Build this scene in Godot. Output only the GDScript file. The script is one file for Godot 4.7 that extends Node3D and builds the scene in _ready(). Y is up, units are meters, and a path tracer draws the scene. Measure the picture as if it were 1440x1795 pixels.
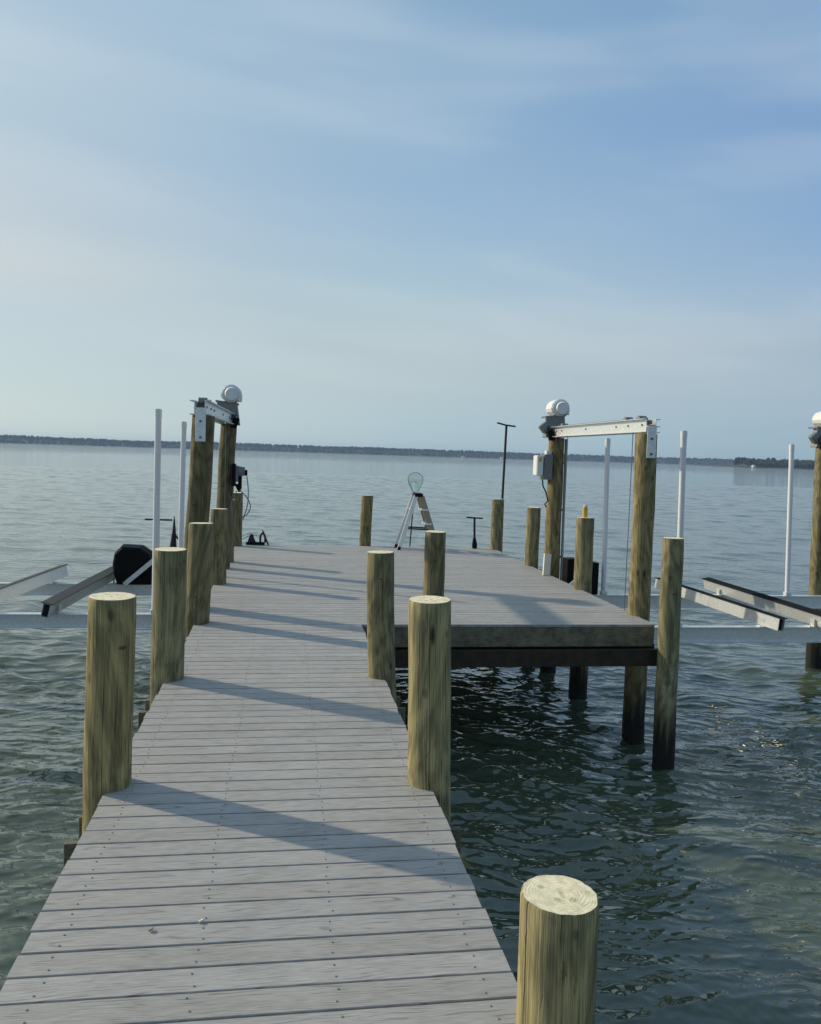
extends Node3D

# ---------------------------------------------------------------- constants of the place (metres, y up, deck surface at y = 0)
const WATER := -1.67
const BED := -3.1
var M := {}
var rng := RandomNumberGenerator.new()
var used := {}


func _ready() -> void:
	rng.seed = 4711
	# ---- camera: a phone held 1.95 m above the deck, looking down the pier and a little to its right
	var cam := Camera3D.new()
	cam.name = "camera"
	cam.fov = 63.86
	cam.near = 0.05
	cam.far = 12000.0
	cam.transform = Transform3D(Basis(Vector3.UP, deg_to_rad(-8.677)) * Basis(Vector3.RIGHT, deg_to_rad(-3.97)) * Basis(Vector3.BACK, deg_to_rad(1.816)), Vector3(0, 1.95, 0))
	add_child(cam)
	cam.current = true
	# ---- sun: low, ahead to the left
	var sun := DirectionalLight3D.new()
	sun.name = "sun"
	sun.light_energy = 1.12
	sun.light_color = Color(1.0, 0.94, 0.83)
	sun.light_angular_distance = 1.0
	sun.shadow_enabled = true
	var to_sun := Vector3(-0.756, 0.446, -0.481).normalized()
	sun.basis = Basis.looking_at(-to_sun, Vector3.UP)
	add_child(sun)
	# ---- sky and exposure
	var we := WorldEnvironment.new()
	we.name = "world_environment"
	var e := Environment.new()
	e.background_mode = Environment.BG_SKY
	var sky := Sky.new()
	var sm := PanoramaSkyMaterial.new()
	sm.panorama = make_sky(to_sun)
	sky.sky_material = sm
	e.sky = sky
	e.background_energy_multiplier = 1.0
	e.tonemap_mode = Environment.TONE_MAPPER_LINEAR
	e.tonemap_exposure = 1.0
	e.sdfgi_enabled = true
	e.ssao_enabled = true
	e.ssil_enabled = true
	e.fog_enabled = true
	e.fog_density = 0.00012
	e.fog_light_color = Color(0.74, 0.86, 1.0)
	we.environment = e
	add_child(we)

	make_materials()
	make_water_and_land()
	make_pier()
	make_pilings()
	make_lifts()
	make_small_things()


# ================================================================ sky
func make_sky(to_sun: Vector3) -> Texture2D:
	var w := 1280
	var h := 640
	var els := [0.0, 2.0, 5.0, 8.0, 11.0, 15.0, 20.0, 28.0, 90.0]
	var tab := [
		[c3(208, 221, 216), c3(177, 199, 206), c3(157, 181, 193)],
		[c3(206, 219, 216), c3(178, 200, 208), c3(158, 183, 197)],
		[c3(195, 214, 216), c3(183, 200, 205), c3(166, 186, 201)],
		[c3(193, 209, 217), c3(184, 201, 207), c3(168, 187, 202)],
		[c3(200, 211, 215), c3(174, 199, 211), c3(157, 183, 209)],
		[c3(190, 205, 216), c3(161, 189, 212), c3(143, 175, 208)],
		[c3(181, 202, 216), c3(148, 180, 208), c3(128, 162, 203)],
		[c3(175, 198, 217), c3(141, 174, 203), c3(121, 158, 197)],
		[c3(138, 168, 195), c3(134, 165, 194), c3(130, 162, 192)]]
	var n1 := FastNoiseLite.new()
	n1.seed = 5
	n1.frequency = 1.0
	n1.fractal_octaves = 4
	var n2 := FastNoiseLite.new()
	n2.seed = 9
	n2.frequency = 1.0
	n2.fractal_octaves = 3
	var data := PackedFloat32Array()
	data.resize(w * h * 3)
	var k := 0
	for j in h:
		var th := PI * (j + 0.5) / h
		var el := 90.0 - rad_to_deg(th)
		var a := 0
		while a < els.size() - 2 and el > els[a + 1]:
			a += 1
		var t: float = clampf((el - els[a]) / (els[a + 1] - els[a]), 0.0, 1.0)
		t = t if a < els.size() - 2 else sqrt(t)
		var c0: Vector3 = tab[a][0].lerp(tab[a + 1][0], t)
		var c1: Vector3 = tab[a][1].lerp(tab[a + 1][1], t)
		var c2: Vector3 = tab[a][2].lerp(tab[a + 1][2], t)
		var sy := cos(th)
		var sr := sin(th)
		for i in w:
			var az := TAU * (i + 0.5) / w
			var d := Vector3(sin(az) * sr, sy, -cos(az) * sr)
			var da := absf(rad_to_deg(angle_difference(az, atan2(to_sun.x, -to_sun.z))))
			var c: Vector3
			if sy < 0.0:
				c = c1
			else:
				var q := clampf((da - 40.0) / 53.0, -0.35, 1.0)
				c = c0.lerp(c1, q * 2.0) if q < 0.5 else c1.lerp(c2, q * 2.0 - 1.0)
				# thin high cirrus, drawn out in long slanting streaks
				var p := Vector2(d.x, d.z) / (d.y + 0.16)
				var s1 := p.rotated(0.42)
				var v := n1.get_noise_2d(s1.x * 0.55 + 3.0, s1.y * 1.9)
				var v2 := n2.get_noise_2d(s1.x * 0.35 + v * 0.35 - 7.0, s1.y * 0.9 + 11.0)
				var v3 := n1.get_noise_3d(d.x * 1.3 + 4.0, d.z * 1.3, el * 0.15 + d.x * 0.7)
				var veil := clampf(0.5 + v * 0.25 + v2 * 0.3 + v3 * 1.0, 0.0, 1.0) - 0.5
				veil *= 0.42 * smoothstep(1.0, 9.0, el) * (1.0 - 0.4 * smoothstep(35.0, 80.0, el))
				if veil > 0.0:
					c = c.lerp(Vector3(0.66, 0.74, 0.80), veil)
				else:
					c = c.lerp(c * Vector3(0.70, 0.83, 0.97), -veil)
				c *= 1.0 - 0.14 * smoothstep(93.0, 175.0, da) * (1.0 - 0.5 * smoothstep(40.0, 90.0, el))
				var ang := rad_to_deg(d.angle_to(to_sun))
				c += Vector3(0.62, 0.55, 0.42) * exp(-ang * ang / 330.0)
			data[k] = c.x
			data[k + 1] = c.y
			data[k + 2] = c.z
			k += 3
	return ImageTexture.create_from_image(Image.create_from_data(w, h, false, Image.FORMAT_RGBF, data.to_byte_array()))


func c3(r: float, g: float, b: float) -> Vector3:
	var c := Color(r / 255.0, g / 255.0, b / 255.0).srgb_to_linear()
	return Vector3(c.r, c.g, c.b)


# ================================================================ textures and materials
func tex8(w: int, h: int, data: PackedByteArray) -> Texture2D:
	return ImageTexture.create_from_image(Image.create_from_data(w, h, false, Image.FORMAT_RGB8, data))


func texf(w: int, h: int, data: PackedFloat32Array) -> Texture2D:
	return ImageTexture.create_from_image(Image.create_from_data(w, h, false, Image.FORMAT_RF, data.to_byte_array()))


func noise(s: int, octaves := 3) -> FastNoiseLite:
	var n := FastNoiseLite.new()
	n.seed = s
	n.frequency = 1.0
	n.fractal_octaves = octaves
	return n


func put_srgb(d: PackedByteArray, k: int, r: float, g: float, b: float) -> void:
	var c := Color(clampf(r, 0.0, 1.0), clampf(g, 0.0, 1.0), clampf(b, 0.0, 1.0)).linear_to_srgb()
	d[k] = int(c.r * 255.0)
	d[k + 1] = int(c.g * 255.0)
	d[k + 2] = int(c.b * 255.0)


func flat(called: String, c: Color, rough: float, metal := 0.0, spec := 0.5) -> StandardMaterial3D:
	var m := StandardMaterial3D.new()
	m.resource_name = called
	m.albedo_color = c.linear_to_srgb()
	m.roughness = rough
	m.metallic = metal
	m.metallic_specular = spec
	M[called] = m
	return m


func blotched(called: String, c: Color, rough: float, metal: float, amount: float, sc: float, s: int) -> StandardMaterial3D:
	# a plain material with uneven tone (handling marks, oxide, dust), mapped in the thing's own axes
	var m := flat(called, Color.WHITE, rough, metal)
	var a := noise(s, 4)
	var b := noise(s + 50, 2)
	var d := PackedByteArray()
	d.resize(256 * 256 * 3)
	for j in 256:
		for i in 256:
			var u := i / 256.0 * TAU
			var v := j / 256.0 * TAU
			var q := Vector3(cos(u) * 1.5, sin(u) * 1.5, cos(v) * 1.5)
			var n := a.get_noise_3d(q.x * 2.0 + sin(v) * 3.0, q.y * 2.0, q.z * 2.0 + sin(v)) + 0.5 * b.get_noise_3d(q.x * 7.0, q.y * 7.0 + sin(v) * 7.0, q.z * 7.0)
			var f := 1.0 + amount * n * 2.0
			put_srgb(d, (j * 256 + i) * 3, c.r * f, c.g * f, c.b * f)
	m.albedo_texture = tex8(256, 256, d)
	m.uv1_triplanar = true
	m.uv1_scale = Vector3.ONE * sc
	return m


func make_materials() -> void:
	# ---- composite decking: grey, embossed with a wood grain; the sheet holds four boards, 2.4 m long each
	var w := 1024
	var h := 512
	var d := PackedByteArray()
	d.resize(w * h * 3)
	var hd := PackedFloat32Array()
	hd.resize(w * h)
	var na := noise(11, 2)
	var nb := noise(12, 3)
	var nc := noise(13, 2)
	for j in h:
		var row := j / 128
		var y := (j % 128) / 128.0
		for i in w:
			var u := i / float(w) * TAU
			var cx := cos(u)
			var sx := sin(u)
			# sawn-through growth layers: long nested arches, or near-straight lines on some boards
			var yc: float = [0.35, 0.62, -0.25, 1.2][row] + 0.10 * na.get_noise_3d(cx * 0.8 + row * 9.0, sx * 0.8, 3.0)
			var f: float = [17.0, -15.0, 8.0, -9.0][row] * (y - yc) * (y - yc) + [5.0, 4.0, -3.0, 6.0][row] * i / float(w) + 0.55 * na.get_noise_3d(cx * 1.1 + row * 5.0, sx * 1.1, y * 2.0 + row * 7.0)
			var line := 1.0 - absf(fposmod(f, 1.0) * 2.0 - 1.0)
			line = smoothstep(0.66, 1.0, line)
			var keep := smoothstep(-0.12, 0.3, nc.get_noise_3d(cx * 2.0, sx * 2.0 + row * 5.0, y * 4.0))
			var fine := nb.get_noise_3d(cx * 3.6, sx * 3.6 + row, y * 30.0 + row * 31.0)
			var hgt := 0.6 - line * keep * 0.55 + fine * 0.28
			hd[j * w + i] = hgt
			var t := 1.0 + fine * 0.34 - line * (0.12 + 0.88 * keep) * 0.42 + nc.get_noise_3d(cx * 1.3 + 5.0, sx * 1.3, row * 2.0 + y) * 0.10
			put_srgb(d, (j * w + i) * 3, 0.374 * t, 0.360 * t, 0.333 * t)
	var m := flat("composite_decking", Color.WHITE, 0.62)
	m.albedo_texture = tex8(w, h, d)
	m.heightmap_enabled = true
	m.heightmap_texture = texf(w, h, hd)
	m.heightmap_scale = 0.14
	var pale := m.duplicate()
	pale.albedo_color = Color(1.0, 1.0, 1.0)
	M.composite_decking_pale = pale
	m.albedo_color = Color(0.98, 0.98, 0.98)
	var dark := m.duplicate()
	dark.albedo_color = Color(0.96, 0.955, 0.95)
	M.composite_decking_dark = dark
	# ---- treated round piling: straw and olive streaks running up the trunk, knots and drying cracks
	w = 512
	h = 1024
	d = PackedByteArray()
	d.resize(w * h * 3)
	hd = PackedFloat32Array()
	hd.resize(w * h)
	var ns := noise(21, 4)
	var nl := noise(22, 3)
	var nk := noise(23, 2)
	var knots := []
	var kr := RandomNumberGenerator.new()
	kr.seed = 77
	for q in 16:
		knots.append([kr.randf(), kr.randf(), kr.randf_range(0.010, 0.022)])
	for j in h:
		var v := j / float(h)
		var cv := cos(v * TAU) * 1.3
		var sv := sin(v * TAU) * 1.3
		for i in w:
			var u := i / float(w)
			var cu := cos(u * TAU)
			var su := sin(u * TAU)
			var streak := 0.55 * ns.get_noise_3d(cu * 9.0, su * 9.0, cv * 0.55) + 0.8 * ns.get_noise_3d(cu * 26.0, su * 26.0, sv * 1.0 + 5.0) + 0.5 * nl.get_noise_3d(cu * 60.0, su * 60.0, cv * 2.2)
			var cloud := nl.get_noise_3d(cu * 1.6 + cv, su * 1.6 + sv, cv * 1.7)
			var crack := 1.0 - smoothstep(0.0, 0.05, absf(nk.get_noise_3d(cu * 7.0 + 9.0, su * 7.0, sv * 0.7)))
			crack *= smoothstep(0.02, 0.22, nl.get_noise_3d(cu * 2.5, su * 2.5 + cv * 1.5, sv * 1.5 + 8.0))
			var kn := 0.0
			for q in knots:
				var du: float = absf(u - q[0])
				du = minf(du, 1.0 - du) * 0.85
				var dv: float = absf(v - q[1])
				dv = minf(dv, 1.0 - dv) * 3.2 * 0.8
				if du < 0.05 and dv < 0.05:
					kn = maxf(kn, 1.0 - smoothstep(q[2] * 0.5, q[2] * 1.6, sqrt(du * du + dv * dv * 0.6)))
			var t := 1.0 + streak * 0.52
			var g := clampf(0.5 + cloud * 1.0 + streak * 0.4, 0.0, 1.0)
			# straw where the wood is dry, olive where the preservative shows
			var r1 := lerpf(0.150, 0.395, g) * t
			var g1 := lerpf(0.134, 0.330, g) * t
			var b1 := lerpf(0.062, 0.152, g) * t
			var dk := clampf(crack * 0.5 + kn * 0.55, 0.0, 0.85)
			r1 *= 1.0 - dk * 0.8
			g1 *= 1.0 - dk * 0.9
			b1 *= 1.0 - dk * 0.9
			put_srgb(d, (j * w + i) * 3, r1, g1, b1)
			hd[j * w + i] = 0.5 + streak * 0.4 - crack * 0.8 + kn * 0.25
	# drying checks: long, thin and dark, wandering a little
	for q in 46:
		var cxx := kr.randf() * w
		var cyy := kr.randi() % h
		var len := kr.randi_range(50, 260)
		var wide := kr.randf_range(0.6, 1.7)
		for k in len:
			cxx += kr.randf_range(-0.32, 0.32)
			var half: float = wide * sin(PI * (k + 0.5) / len)
			for dx in range(-2, 3):
				var cov := clampf(half - absf(dx) + 0.5, 0.0, 1.0)
				if cov > 0.0:
					var at := ((cyy + k) % h) * w + posmod(int(cxx) + dx, w)
					for c in 3:
						d[at * 3 + c] = int(d[at * 3 + c] * (1.0 - 0.55 * cov))
					hd[at] -= 0.8 * cov
	# rubbed and bruised places
	for q in 10:
		var bx := kr.randi() % w
		var by := kr.randi() % h
		var bw := kr.randi_range(5, 22)
		var bh := kr.randi_range(3, 26)
		var dk := kr.randf_range(0.25, 0.7)
		for yy in range(-bh, bh + 1):
			for xx in range(-bw, bw + 1):
				var e2 := Vector2(float(xx) / bw, float(yy) / bh).length() + 0.5 * nl.get_noise_2d(xx * 0.25 + q * 9.0, yy * 0.2)
				if e2 < 1.0:
					var at := posmod(by + yy, h) * w + posmod(bx + xx, w)
					var f := 1.0 - dk * smoothstep(1.0, 0.3, e2)
					for c in 3:
						d[at * 3 + c] = int(d[at * 3 + c] * f)
	m = flat("treated_piling", Color.WHITE, 0.8)
	m.albedo_texture = tex8(w, h, d)
	m.heightmap_enabled = true
	m.heightmap_texture = texf(w, h, hd)
	m.heightmap_scale = 0.35
	m.vertex_color_use_as_albedo = true
	# ---- sawn end grain: pale, growth rings off centre, a pair of darker knots
	w = 512
	d = PackedByteArray()
	d.resize(w * w * 3)
	for j in w:
		for i in w:
			var x := i / float(w) - 0.52
			var y := j / float(w) - 0.47
			var rr := sqrt(x * x + y * y) * 2.0 + nl.get_noise_2d(x * 3.0, y * 3.0) * 0.08
			var ring := 0.5 + 0.5 * sin(rr * 84.0 + nk.get_noise_2d(x * 2.0, y * 2.0) * 3.0)
			ring = pow(ring, 3.0) * smoothstep(0.02, 0.2, rr) * clampf(0.65 + nl.get_noise_2d(x * 2.0 + 5.0, y * 2.0) * 1.6, 0.1, 1.0)
			var mott := nl.get_noise_2d(x * 6.0 + 20.0, y * 6.0) + 0.4 * ns.get_noise_2d(x * 40.0, y * 25.0)
			var stain := 0.0
			for q in [[0.0, 0.0, 0.10, 0.035], [0.13, -0.10, 0.06, 0.05], [0.12, 0.10, 0.055, 0.05], [-0.05, -0.36, 0.05, 0.04], [-0.2, 0.22, 0.05, 0.045]]:
				var ex: float = (x - q[0]) / q[2]
				var ey: float = (y - q[1]) / q[3]
				stain = maxf(stain, 1.0 - smoothstep(0.6, 1.25, sqrt(ex * ex + ey * ey)))
			var crk := (1.0 - smoothstep(0.0, 0.006, absf(y + x * 0.35 + nl.get_noise_2d(x * 5.0, 3.0) * 0.03))) * smoothstep(0.05, 0.1, x) * (1.0 - smoothstep(0.3, 0.36, x))
			var t := 1.0 - ring * 0.32 - 0.10 * smoothstep(0.86, 0.98, rr) - 0.05 * absf(sin(x * 210.0 + y * 30.0 + nl.get_noise_2d(x * 9.0, y * 9.0) * 6.0)) + mott * 0.22 - stain * 0.26 - crk * 0.5
			put_srgb(d, (j * w + i) * 3, 0.87 * t, 0.785 * t, 0.53 * t - stain * 0.05)
	m = flat("sawn_end", Color.WHITE, 0.85)
	m.albedo_texture = tex8(w, w, d)
	# ---- sawn treated lumber for fascia and caps
	w = 512
	h = 256
	d = PackedByteArray()
	d.resize(w * h * 3)
	for j in h:
		for i in w:
			var u := i / float(w) * TAU
			var v := j / float(h) * TAU
			var cu := cos(u)
			var su := sin(u)
			var f := nl.get_noise_3d(cu * 0.5, su * 0.5 + cos(v) * 6.0, sin(v) * 6.0) * 7.0
			var line := pow(absf(fposmod(f, 1.0) * 2.0 - 1.0), 2.0)
			var fine := ns.get_noise_3d(cu * 2.4, su * 2.4 + cos(v) * 40.0, sin(v) * 40.0)
			var t := 0.85 + fine * 0.4 - line * 0.22 + nk.get_noise_3d(cu * 2.0, su * 2.0, cos(v) * 2.0) * 0.4
			put_srgb(d, (j * w + i) * 3, 0.20 * t, 0.175 * t, 0.105 * t)
	m = flat("treated_lumber", Color.WHITE, 0.8)
	m.albedo_texture = tex8(w, h, d)
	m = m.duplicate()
	m.resource_name = "dark_lumber"
	m.albedo_color = Color(0.50, 0.45, 0.40)  # darker copy of the treated lumber for timbers under the deck
	M.dark_lumber = m
	# ---- metals, plastics and the rest
	blotched("aluminium", Color(0.70, 0.72, 0.71), 0.38, 0.55, 0.10, 1.3, 31)
	blotched("galvanised", Color(0.20, 0.205, 0.20), 0.55, 0.4, 0.25, 3.0, 33)
	blotched("white_plastic", Color(0.70, 0.71, 0.69), 0.6, 0.0, 0.04, 3.0, 35)
	blotched("pvc_pipe", Color(0.80, 0.80, 0.80), 0.3, 0.0, 0.03, 2.0, 37)
	blotched("bunk_carpet", Color(0.020, 0.021, 0.023), 1.0, 0.0, 0.3, 6.0, 39)
	blotched("sheen_carpet", Color(0.11, 0.115, 0.11), 0.95, 0.0, 0.3, 6.0, 45)  # lighter carpet for the left bunks, grazing sheen put into its colour
	blotched("black_plastic", Color(0.012, 0.012, 0.013), 0.55, 0.0, 0.2, 3.0, 41)
	M.bunk_carpet.metallic_specular = 0.1
	M.sheen_carpet.metallic_specular = 0.1
	M.black_plastic.metallic_specular = 0.15
	blotched("grey_enclosure", Color(0.17, 0.175, 0.175), 0.5, 0.0, 0.1, 4.0, 43)
	flat("steel_cable", Color(0.18, 0.19, 0.2), 0.5, 0.6)
	flat("bolt_steel", Color(0.16, 0.16, 0.16), 0.45, 0.7)
	flat("screw_head", Color(0.22, 0.22, 0.21), 0.5, 0.3)
	flat("hole_shade", Color(0.01, 0.01, 0.01), 0.9)
	flat("dark_steel", Color(0.02, 0.02, 0.026), 0.5, 0.2)
	flat("warning_label", Color(0.62, 0.33, 0.05), 0.5)
	flat("yellow_tool", Color(0.62, 0.36, 0.03), 0.45)
	flat("fibreglass_rail", Color(0.30, 0.24, 0.16), 0.6)
	flat("green_cord", Color(0.12, 0.52, 0.40), 0.6)
	var net := flat("net_mesh", Color(0.16, 0.45, 0.36), 0.7)
	net.backlight_enabled = true
	net.backlight = Color(0.3, 0.5, 0.45)
	flat("pale_wood", Color(0.74, 0.70, 0.56), 0.7)
	flat("house_wall", Color(0.9, 0.9, 0.88), 0.7)
	flat("house_roof", Color(0.16, 0.11, 0.10), 0.8)
	flat("pane_dark", Color(0.03, 0.035, 0.04), 0.1)
	flat("bark", Color(0.08, 0.06, 0.045), 0.9)
	var leaf := flat("leaves", Color(1, 1, 1), 0.85)
	leaf.vertex_color_use_as_albedo = true
	leaf.metallic_specular = 0.2
	flat("shore_earth", Color(0.07, 0.07, 0.045), 0.95)
	# ---- sandy bed with darker weed
	w = 512
	d = PackedByteArray()
	d.resize(w * w * 3)
	for j in w:
		for i in w:
			var u := i / float(w) * TAU
			var v := j / float(w) * TAU
			var q := ns.get_noise_3d(cos(u) * 1.5 + sin(v) * 0.7, sin(u) * 1.5 + 3.0, cos(v) * 1.5) + 0.45 * ns.get_noise_3d(cos(u) * 6.0, sin(u) * 6.0 + sin(v) * 6.0, cos(v) * 6.0)
			var weed := smoothstep(0.05, 0.28, q)
			put_srgb(d, (j * w + i) * 3, lerpf(0.42, 0.05, weed) * (1.0 + q * 0.3), lerpf(0.40, 0.06, weed) * (1.0 + q * 0.3), lerpf(0.27, 0.02, weed))
	m = flat("sea_bed", Color.WHITE, 0.95)
	m.albedo_texture = tex8(w, w, d)
	m.uv1_triplanar = true
	m.uv1_world_triplanar = true
	m.uv1_scale = Vector3.ONE * 0.13
	# ---- water: one material, its fine ripples livelier inshore than far out
	var ripple := make_ripples()
	for q in [["water_near", 0.95], ["water_near_b", 0.80], ["water_near_c", 0.66], ["water_near_d", 0.54], ["water_near_e", 0.44], ["water_mid", 0.36]]:
		m = flat(q[0], Color(0.064, 0.084, 0.050), 0.04, 0.0, 0.64)
		m.normal_enabled = true
		m.normal_texture = ripple
		m.normal_scale = q[1]


func make_ripples() -> Texture2D:
	# one 6 m square of wind ripples: a sum of running waves that fits its edges, crests sharpened
	var n := 512
	var side := 6.0
	var r := RandomNumberGenerator.new()
	r.seed = 99
	var hgt := PackedFloat32Array()
	hgt.resize(n * n)
	var kept := 0
	while kept < 72:
		var lam := 0.07 * pow(7.0, pow(r.randf(), 0.95))
		var dir := r.randfn(0.0, 0.36) - 0.28
		var kx := roundi(sin(dir) * side / lam)
		var kz := roundi(cos(dir) * side / lam)
		if kx == 0 and kz == 0:
			continue
		var kk := sqrt(float(kx * kx + kz * kz))
		var slope := 0.034 * (1.0 if lam < 0.30 else 0.30 / lam) * (1.0 if lam > 0.12 else lam / 0.12)
		var amp := slope * side / (TAU * kk)
		var ph := r.randf() * TAU
		var cxs := PackedFloat32Array()
		var sxs := PackedFloat32Array()
		for i in n:
			cxs.append(cos(TAU * kx * i / n + ph))
			sxs.append(sin(TAU * kx * i / n + ph))
		for j in n:
			var cz := amp * cos(TAU * kz * j / n)
			var sz := amp * sin(TAU * kz * j / n)
			var o := j * n
			for i in n:
				hgt[o + i] += cxs[i] * cz - sxs[i] * sz
		kept += 1
	var rms := 0.0
	for i in range(0, n * n, 37):
		rms += hgt[i] * hgt[i]
	rms = sqrt(rms * 37.0 / (n * n))
	for i in n * n:
		var q := hgt[i] / rms
		hgt[i] = rms * (q + 0.28 * q * q)
	var d := PackedByteArray()
	d.resize(n * n * 3)
	var st := side / n
	for j in n:
		for i in n:
			var gx := (hgt[j * n + (i + 1) % n] - hgt[j * n + (i + n - 1) % n]) / (2.0 * st)
			var gz := (hgt[((j + 1) % n) * n + i] - hgt[((j + n - 1) % n) * n + i]) / (2.0 * st)
			var v := Vector3(-gx, gz, 1.0).normalized()
			var k := (j * n + i) * 3
			d[k] = int((v.x * 0.5 + 0.5) * 255.0 + 0.5)
			d[k + 1] = int((v.y * 0.5 + 0.5) * 255.0 + 0.5)
			d[k + 2] = int((v.z * 0.5 + 0.5) * 255.0 + 0.5)
	return tex8(n, n, d)


# ================================================================ mesh helpers (everything is built at its place in the world)
func mb() -> SurfaceTool:
	var st := SurfaceTool.new()
	st.begin(Mesh.PRIMITIVE_TRIANGLES)
	return st


func quad(st: SurfaceTool, a: Vector3, b: Vector3, c: Vector3, d: Vector3, out: Vector3, uv := []) -> void:
	var n := (c - a).cross(b - a)
	if n.length_squared() < 1e-14:
		n = (d - a).cross(c - a)
	n = n.normalized()
	var p := [a, b, c, d]
	if uv.is_empty():
		var ax := (b - a).normalized()
		var ay := n.cross(ax)
		uv = [Vector2.ZERO, Vector2((b - a).dot(ax), (b - a).dot(ay)), Vector2((c - a).dot(ax), (c - a).dot(ay)), Vector2((d - a).dot(ax), (d - a).dot(ay))]
	var order := [0, 1, 2, 0, 2, 3]
	if n.dot(out) < 0.0:
		n = -n
		order = [0, 2, 1, 0, 3, 2]
	for k in order:
		st.set_normal(n)
		st.set_uv(uv[k])
		st.add_vertex(p[k])


func tri(st: SurfaceTool, a: Vector3, b: Vector3, c: Vector3, out: Vector3) -> void:
	var n := (c - a).cross(b - a).normalized()
	var p := [a, b, c]
	if n.dot(out) < 0.0:
		n = -n
		p = [a, c, b]
	for v in p:
		st.set_normal(n)
		st.set_uv(Vector2(v.x + v.z, v.y))
		st.add_vertex(v)


func box(st: SurfaceTool, c: Vector3, s: Vector3, basis := Basis.IDENTITY, ch := 0.0, uvs := 1.0, uvo := Vector2.ZERO) -> void:
	# a box with chamfered edges; u runs along its longest axis
	var hx := s * 0.5
	ch = minf(ch, minf(hx.x, minf(hx.y, hx.z)) * 0.8)
	var ax := [Vector3.RIGHT, Vector3.UP, Vector3.BACK]
	var lg := 0
	for k in 3:
		if s[k] > s[lg]:
			lg = k
	for f in 3:
		var u := (f + 1) % 3
		var v := (f + 2) % 3
		if v == lg:
			var sw := u
			u = v
			v = sw
		for sg in [-1.0, 1.0]:
			var o: Vector3 = ax[f] * (hx[f] * sg)
			var pu: Vector3 = ax[u] * (hx[u] - ch)
			var pv: Vector3 = ax[v] * (hx[v] - ch)
			var uu := hx[u] * uvs
			var vv := hx[v] * uvs
			quad(st, c + basis * (o - pu - pv), c + basis * (o + pu - pv), c + basis * (o + pu + pv), c + basis * (o - pu + pv), basis * o,
				[uvo + Vector2(-uu, -vv), uvo + Vector2(uu, -vv), uvo + Vector2(uu, vv), uvo + Vector2(-uu, vv)])
	if ch <= 0.0:
		return
	for f in 3:  # the twelve chamfers
		var u := (f + 1) % 3
		var v := (f + 2) % 3
		for su in [-1.0, 1.0]:
			for sv in [-1.0, 1.0]:
				var a: Vector3 = ax[u] * (hx[u] * su) + ax[v] * ((hx[v] - ch) * sv)
				var b: Vector3 = ax[u] * ((hx[u] - ch) * su) + ax[v] * (hx[v] * sv)
				var e: Vector3 = ax[f] * (hx[f] - ch)
				quad(st, c + basis * (a - e), c + basis * (a + e), c + basis * (b + e), c + basis * (b - e), basis * (ax[u] * su + ax[v] * sv))
	for sx in [-1.0, 1.0]:
		for sy in [-1.0, 1.0]:
			for sz in [-1.0, 1.0]:
				var q := Vector3(sx, sy, sz)
				tri(st, c + basis * (q * Vector3(hx.x, hx.y - ch, hx.z - ch)), c + basis * (q * Vector3(hx.x - ch, hx.y, hx.z - ch)), c + basis * (q * Vector3(hx.x - ch, hx.y - ch, hx.z)), basis * q)


func bar(st: SurfaceTool, a: Vector3, b: Vector3, w: float, h: float, ch := 0.002, up := Vector3.UP) -> void:
	# a rectangular bar from a to b
	var z := (b - a).normalized()
	if absf(z.dot(up)) > 0.98:
		up = Vector3.RIGHT
	var x := up.cross(z).normalized()
	var y := z.cross(x)
	box(st, (a + b) * 0.5, Vector3(w, h, a.distance_to(b)), Basis(x, y, z), ch)


func tube(st: SurfaceTool, pts: Array, radii, sides := 10, caps := true) -> void:
	var n := pts.size()
	var rings := []
	var x := Vector3.ZERO
	for i in n:
		var t: Vector3 = (pts[mini(i + 1, n - 1)] - pts[maxi(i - 1, 0)]).normalized()
		if i == 0:
			x = t.cross(Vector3.UP if absf(t.y) < 0.9 else Vector3.RIGHT).normalized()
		else:
			x = (x - t * x.dot(t)).normalized()
		var y := t.cross(x)
		var r: float = radii[i] if radii is Array else radii
		var ring := []
		for k in sides + 1:
			var a := TAU * k / sides
			var nn := x * cos(a) + y * sin(a)
			ring.append([pts[i] + nn * r, nn])
		rings.append(ring)
	for i in n - 1:
		for k in sides:
			var a: Array = rings[i][k]
			var b: Array = rings[i][k + 1]
			var c: Array = rings[i + 1][k + 1]
			var dd: Array = rings[i + 1][k]
			var fl: bool = (c[0] - a[0]).cross(b[0] - a[0]).dot(a[1] + c[1]) < 0.0
			for q in ([a, c, b, a, dd, c] if fl else [a, b, c, a, c, dd]):
				st.set_normal(q[1])
				st.set_uv(Vector2(float(k) / sides, i))
				st.add_vertex(q[0])
	if caps:
		for e in [0, n - 1]:
			var out: Vector3 = (pts[0] - pts[1]) if e == 0 else (pts[n - 1] - pts[n - 2])
			for k in sides:
				tri(st, pts[e], rings[e][k][0], rings[e][k + 1][0], out)


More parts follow.
